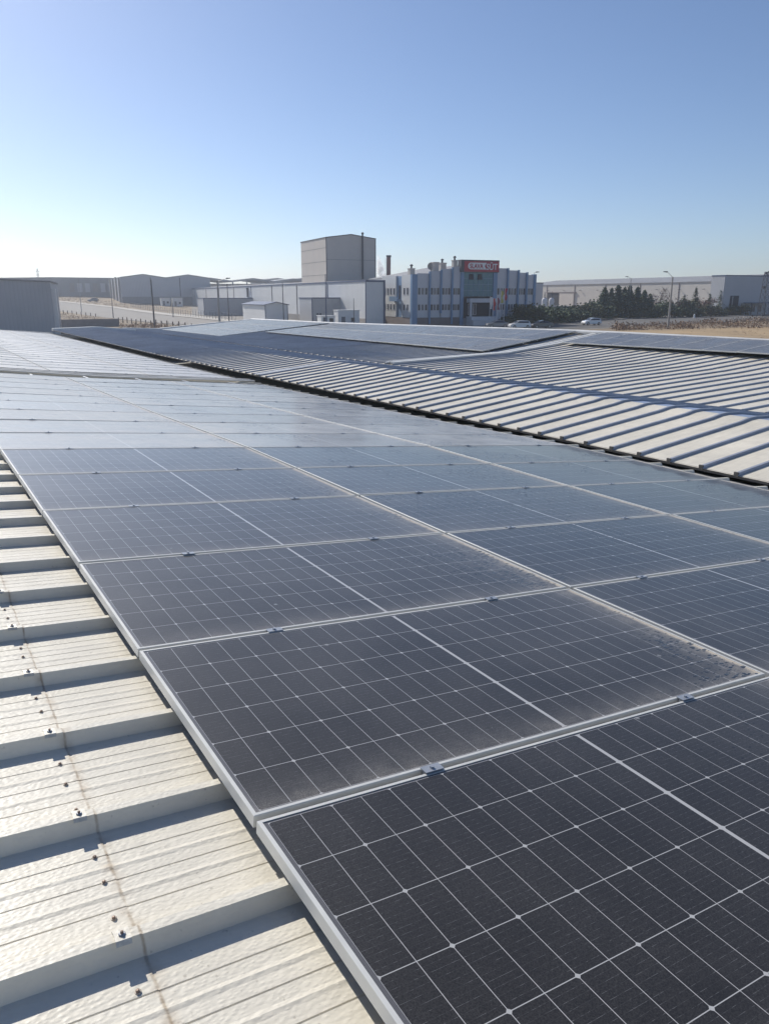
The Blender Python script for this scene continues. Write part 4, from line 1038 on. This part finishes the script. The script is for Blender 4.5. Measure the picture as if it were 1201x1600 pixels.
def fir_mesh(seed, h=8.0, r=2.0, dens=1.15, m='fir', leafs=.27, low=.08):
    rnd = random.Random(seed); b = MB(); n = int(26*dens)+10
    for k in range(n):
        f = (k+.5*rnd.random())/n; z = h*(low+(1-low)*f); rr = r*(1-f)**.8*rnd.uniform(.75, 1.15)+.12
        nb = int(9*dens*(1-f)+5)
        for j in range(nb):
            a = rnd.random()*6.283; L = rr*rnd.uniform(.6, 1.1)
            q = max(3, int(L*6*dens))
            for i in range(q):
                t = (i+1)/q; p = Vector((math.cos(a)*L*t, math.sin(a)*L*t, z-.28*L*t*t+rnd.gauss(0, .05)))
                for _ in range(2): leaf(b, p+Vector((rnd.gauss(0, .09), rnd.gauss(0, .09), rnd.gauss(0, .07))), leafs*rnd.uniform(.6, 1.2)*(1.15-.5*t), rnd)
    for i in range(5): leaf(b, Vector((0, 0, h*(1+.01*i))), .10, rnd)
    cr = b.build('crown', M[m], None, fix=False)
    b = MB(); b.tube((0, 0, -.3), (0, 0, h*.97), .16, .02, 8)
    for k in range(14):
        a = k*2.4; z = h*(.12+.06*k); L = r*(1-z/h)*.8; b.tube((0, 0, z), (math.cos(a)*L, math.sin(a)*L, z-.2*L), .035, .01, 4)
    tr = b.build('trunk', M['bark'], None); return cr, tr
def bush_mesh(seed, h, r, m, trunk=.25, n=1500, s=.16, bare=False):
    rnd = random.Random(seed); b = MB(); cl = []
    for i in range(16):
        a = rnd.random()*6.283; q = rnd.random()**.5*r*.75; z = h*(trunk+(1-trunk)*(.15+.8*rnd.random())*(1-.35*q/r)); cl.append((Vector((math.cos(a)*q, math.sin(a)*q, z)), rnd.uniform(.25, .5)*r))
    for i in range(n):
        c, cr_ = rnd.choice(cl); d = Vector((rnd.gauss(0, 1), rnd.gauss(0, 1), rnd.gauss(0, .9)))*cr_*.55
        p = c+d
        if p.z < .1: p.z = .1+rnd.random()*.3
        leaf(b, p, s*rnd.uniform(.6, 1.3), rnd)
    cr = b.build('crown', M[m], None, fix=False)
    b = MB(); b.tube((0, 0, -.3), (0, 0, h*trunk+.3), .12, .08, 7)
    for c, _ in cl: b.tube((0, 0, h*trunk), c, .06, .015, 5)
    if bare:
        for c, q in cl:
            for i in range(7):
                b.tube(c, c+Vector((rnd.gauss(0, .6), rnd.gauss(0, .6), rnd.uniform(.2, 1.2)))*q, .02, .006, 4)
    tr = b.build('trunk', M['bark'], None); return cr, tr
kinds = {'fir0': fir_mesh(1, 8, 2.1), 'fir1': fir_mesh(2, 8, 1.9), 'fir2': fir_mesh(3, 8, 2.3), 'thin': fir_mesh(4, 8, 1.35, .62, 'fir2', .17), 'sparse': fir_mesh(5, 8, 1.5, .5, 'fir', .16),
         'bush0': bush_mesh(11, 3, 1.9, 'shrub', .1, 1500, .17), 'bush1': bush_mesh(12, 3, 1.9, 'fir', .08, 1700, .17), 'rust': bush_mesh(13, 6, 2.0, 'rusty', .2, 1300, .15), 'bare': bush_mesh(14, 6.5, 2.6, 'rusty', .3, 420, .10, True)}
firstk = {k: True for k in kinds}
TS = [  # px, base py, height px, kind, width factor, name, label
 (941, 497.5, 47, 'fir0', 1.1, 'conifer_tree', 'leftmost of the tall dark conifers, next to the beige hall doorway'),
 (952, 496.5, 44, 'fir2', 1.0, 'conifer_tree', 'second tall dark conifer from the left'),
 (962, 497.5, 50, 'fir1', 1.1, 'conifer_tree', 'third tall dark conifer from the left, with the highest pointed top'),
 (972, 496.5, 46, 'fir0', 1.0, 'conifer_tree', 'tall dark conifer just left of the slim street lamp'),
 (980, 497.5, 49, 'fir2', 1.0, 'conifer_tree', 'tall dark conifer around the slim street lamp'),
 (992, 496.5, 46, 'fir1', 1.1, 'conifer_tree', 'tall dark conifer just right of the slim street lamp'),
 (1003, 497, 42, 'fir0', 1.15, 'conifer_tree', 'dark conifer beside the bare rusty tree, on its left'),
 (1012, 497, 36, 'fir2', 1.2, 'conifer_tree', 'rightmost of the massed dark conifers, under the bare rusty tree'),
 (1025, 495, 46, 'bare', 1.0, 'bare_tree', 'half-bare rusty-twigged tree left of the leaning lamp'),
 (1030, 496.5, 26, 'bush1', 1.0, 'round_shrub', 'dark round shrub below the bare rusty tree'),
 (1054, 495.5, 31, 'rust', 1.0, 'rusty_tree', 'rusty brown tree just right of the leaning lamp'),
 (1065, 496, 33, 'sparse', 1.2, 'conifer_tree', 'dark conifer between the rusty tree and the thin green conifer'),
 (1083, 494.5, 43, 'thin', 1.0, 'conifer_tree', 'thin green conifer with a needle-like top above the white bollard'),
 (1077, 496, 20, 'bush1', 1.2, 'round_shrub', 'dark low shrub at the foot of the thin green conifer'),
 (1097, 494, 32, 'rust', 1.1, 'rusty_tree', 'rusty red-brown tree right of the thin green conifer'),
 (1105, 494, 34, 'sparse', .9, 'conifer_tree', 'dark pointed conifer growing out of the rusty red-brown tree'),
 (1122, 493, 38, 'sparse', 1.0, 'conifer_tree', 'left one of two sparse firs before the corner of the shaded hall'),
 (1133, 492.5, 35, 'sparse', 1.0, 'conifer_tree', 'right one of two sparse firs before the corner of the shaded hall'),
 (1117, 494, 14, 'bush1', 1.4, 'round_shrub', 'low dark shrub under the left sparse fir'),
 (1142, 493, 15, 'bush1', 1.3, 'round_shrub', 'low dark shrub left of the gateway of the shaded hall'),
 (1155, 493, 16, 'bush0', 1.1, 'round_shrub', 'olive shrub in front of the gateway of the shaded hall'),
 (921, 500, 22, 'bush0', 1.2, 'round_shrub', 'olive green shrub behind the lone white hatchback'),
 (907, 501, 25, 'bush0', 1.0, 'round_shrub', 'yellow-green shrub under the big sliding door'),
 (897, 502, 22, 'bush1', 1.3, 'round_shrub', 'dark shrub left of the yellow-green one under the sliding door'),
 (884, 502.5, 22, 'bush1', 1.4, 'round_shrub', 'dark shrub behind the street between silos and sliding door'),
 (870, 503.5, 24, 'bush1', 1.4, 'round_shrub', 'dark shrub right of the olive bush behind the dark parked car'),
 (856, 505, 28, 'bush1', 1.3, 'round_shrub', 'dark tall shrub behind the dark parked car'),
 (843, 506, 26, 'bush1', 1.2, 'round_shrub', 'dark shrub at the right corner of the office'),
 (832, 507, 27, 'bush0', 1.0, 'round_shrub', 'olive shrub touching the right corner column of the office'),
 (817, 508, 31, 'bush0', .9, 'round_shrub', 'yellowish upright shrub right of the flagpoles'),
 (805, 508, 33, 'fir1', .8, 'conifer_tree', 'small conifer right of the flagpoles against the office wall'),
 (824, 507.5, 20, 'bush1', 1.2, 'round_shrub', 'dark low shrub between the two olive ones by the office'),
 (795, 509, 17, 'bush1', 1.2, 'round_shrub', 'dark low shrub at the foot of the crimson flagpole'),
 (1043, 496, 22, 'bush1', 1.2, 'round_shrub', 'dark shrub behind the foot of the leaning lamp'),
 (1072, 495.5, 27, 'bush0', .9, 'round_shrub', 'olive shrub between the dark conifer and the thin green conifer'),
 (1109, 494.5, 17, 'bush0', 1.2, 'round_shrub', 'olive shrub between the rusty red-brown tree and the sparse firs'),
 (932, 499, 30, 'bush1', 1.0, 'round_shrub', 'dark tall shrub at the left foot of the conifer group'),
 (752, 508, 13, 'bush1', .7, 'round_shrub', 'small clipped bush before the entrance steps of the office'),
]
kh = {'fir0': 8, 'fir1': 8, 'fir2': 8, 'thin': 8, 'sparse': 8, 'bush0': 3, 'bush1': 3, 'rust': 6, 'bare': 6.5}
for i, (px, pyb, hp, kd, wf, nm, lb) in enumerate(TS):
    p = gnd(px, pyb); Yd = p.x*math.sin(YAW)+p.y*math.cos(YAW); H = hp*Yd/1241.0; s = H/kh[kd]
    t = thing(nm, lb, {'conifer_tree': 'conifer', 'round_shrub': 'shrub', 'rusty_tree': 'tree', 'bare_tree': 'tree'}[nm], p, random.random()*6, {'conifer_tree': 'conifers along the street', 'round_shrub': 'shrubs along the street'}.get(nm, 'rusty trees along the street'))
    k_ = {'rust': 1.7, 'sparse': 1.6, 'thin': 1.6, 'bare': 1.4}.get(kd, 1.35); t.scale = (s*wf*k_, s*wf*k_, s)
    for src in kinds[kd]:
        o = src if firstk[kd] else src.copy()
        if not firstk[kd]: C.objects.link(o)
        o.parent = t
    firstk[kd] = False
# tall thin column tree by the left road
# dry scrub: tufts nobody could count
def scrub(name, poly, n, hmin, hmax, seed, label):
    rnd = random.Random(seed); b = MB()
    for i in range(n):
        u, v = rnd.random(), rnd.random()
        a = poly[0].lerp(poly[1], u); c = poly[3].lerp(poly[2], u); p = a.lerp(c, v); z = ground_h(p.x, p.y)
        k = .35+.65*(math.sin(p.x*.35+seed)*math.cos(p.y*.27)*.5+.5)
        if rnd.random() > k: continue
        h = rnd.uniform(hmin, hmax)*k
        for j in range(9):
            q = Vector((p.x+rnd.gauss(0, h*.45), p.y+rnd.gauss(0, h*.45), z+h*rnd.random()**1.3))
            leaf(b, q, h*.16*rnd.uniform(.5, 1.4), rnd)
    return tag(b.build(name, M['dryg'], None, fix=False), label, 'scrub', None, 'stuff')
scrub('dry_scrub', [gnd(955, 517), gnd(1230, 513), gnd(1230, 498), gnd(955, 511)], 1500, .5, 1.5, 2, 'dry rusty scrub along the near side of the street on the right')
scrub('dry_scrub', [gnd(86, 497), gnd(190, 512), gnd(190, 502), gnd(86, 489)], 500, .3, .9, 3, 'dry brown scrub on the verge behind the low boundary wall')
scrub('dry_scrub', [gnd(188, 515), gnd(300, 522), gnd(300, 511), gnd(188, 508)], 500, .4, 1.2, 4, 'dry reddish scrub around the wooden post fence')
scrub('dry_scrub', [gnd(92, 471), gnd(200, 482), gnd(200, 474), gnd(92, 462)], 500, .4, 1.0, 5, 'dry brown scrub on the bank beyond the left road')
scrub('dry_scrub', [gnd(1060, 560), gnd(1240, 560), gnd(1240, 512), gnd(1060, 516)], 500, .15, .4, 6, 'short stubble on the golden field at right')
HAZE = 0.00045
if HAZE:
    b = MB(); b.box(-420, -60, -2, 900, 1500, 42); m, nt, bs = newmat('haze'); nt.nodes.remove(bs)
    pv = nd(nt, 'ShaderNodeVolumePrincipled'); pv.inputs['Color'].default_value = (.86, .91, 1, 1); pv.inputs['Density'].default_value = HAZE; pv.inputs['Anisotropy'].default_value = .75
    nt.links.new(pv.outputs[0], nt.nodes['Material Output'].inputs['Volume'])
    tag(b.build('haze', m), kind='stuff')
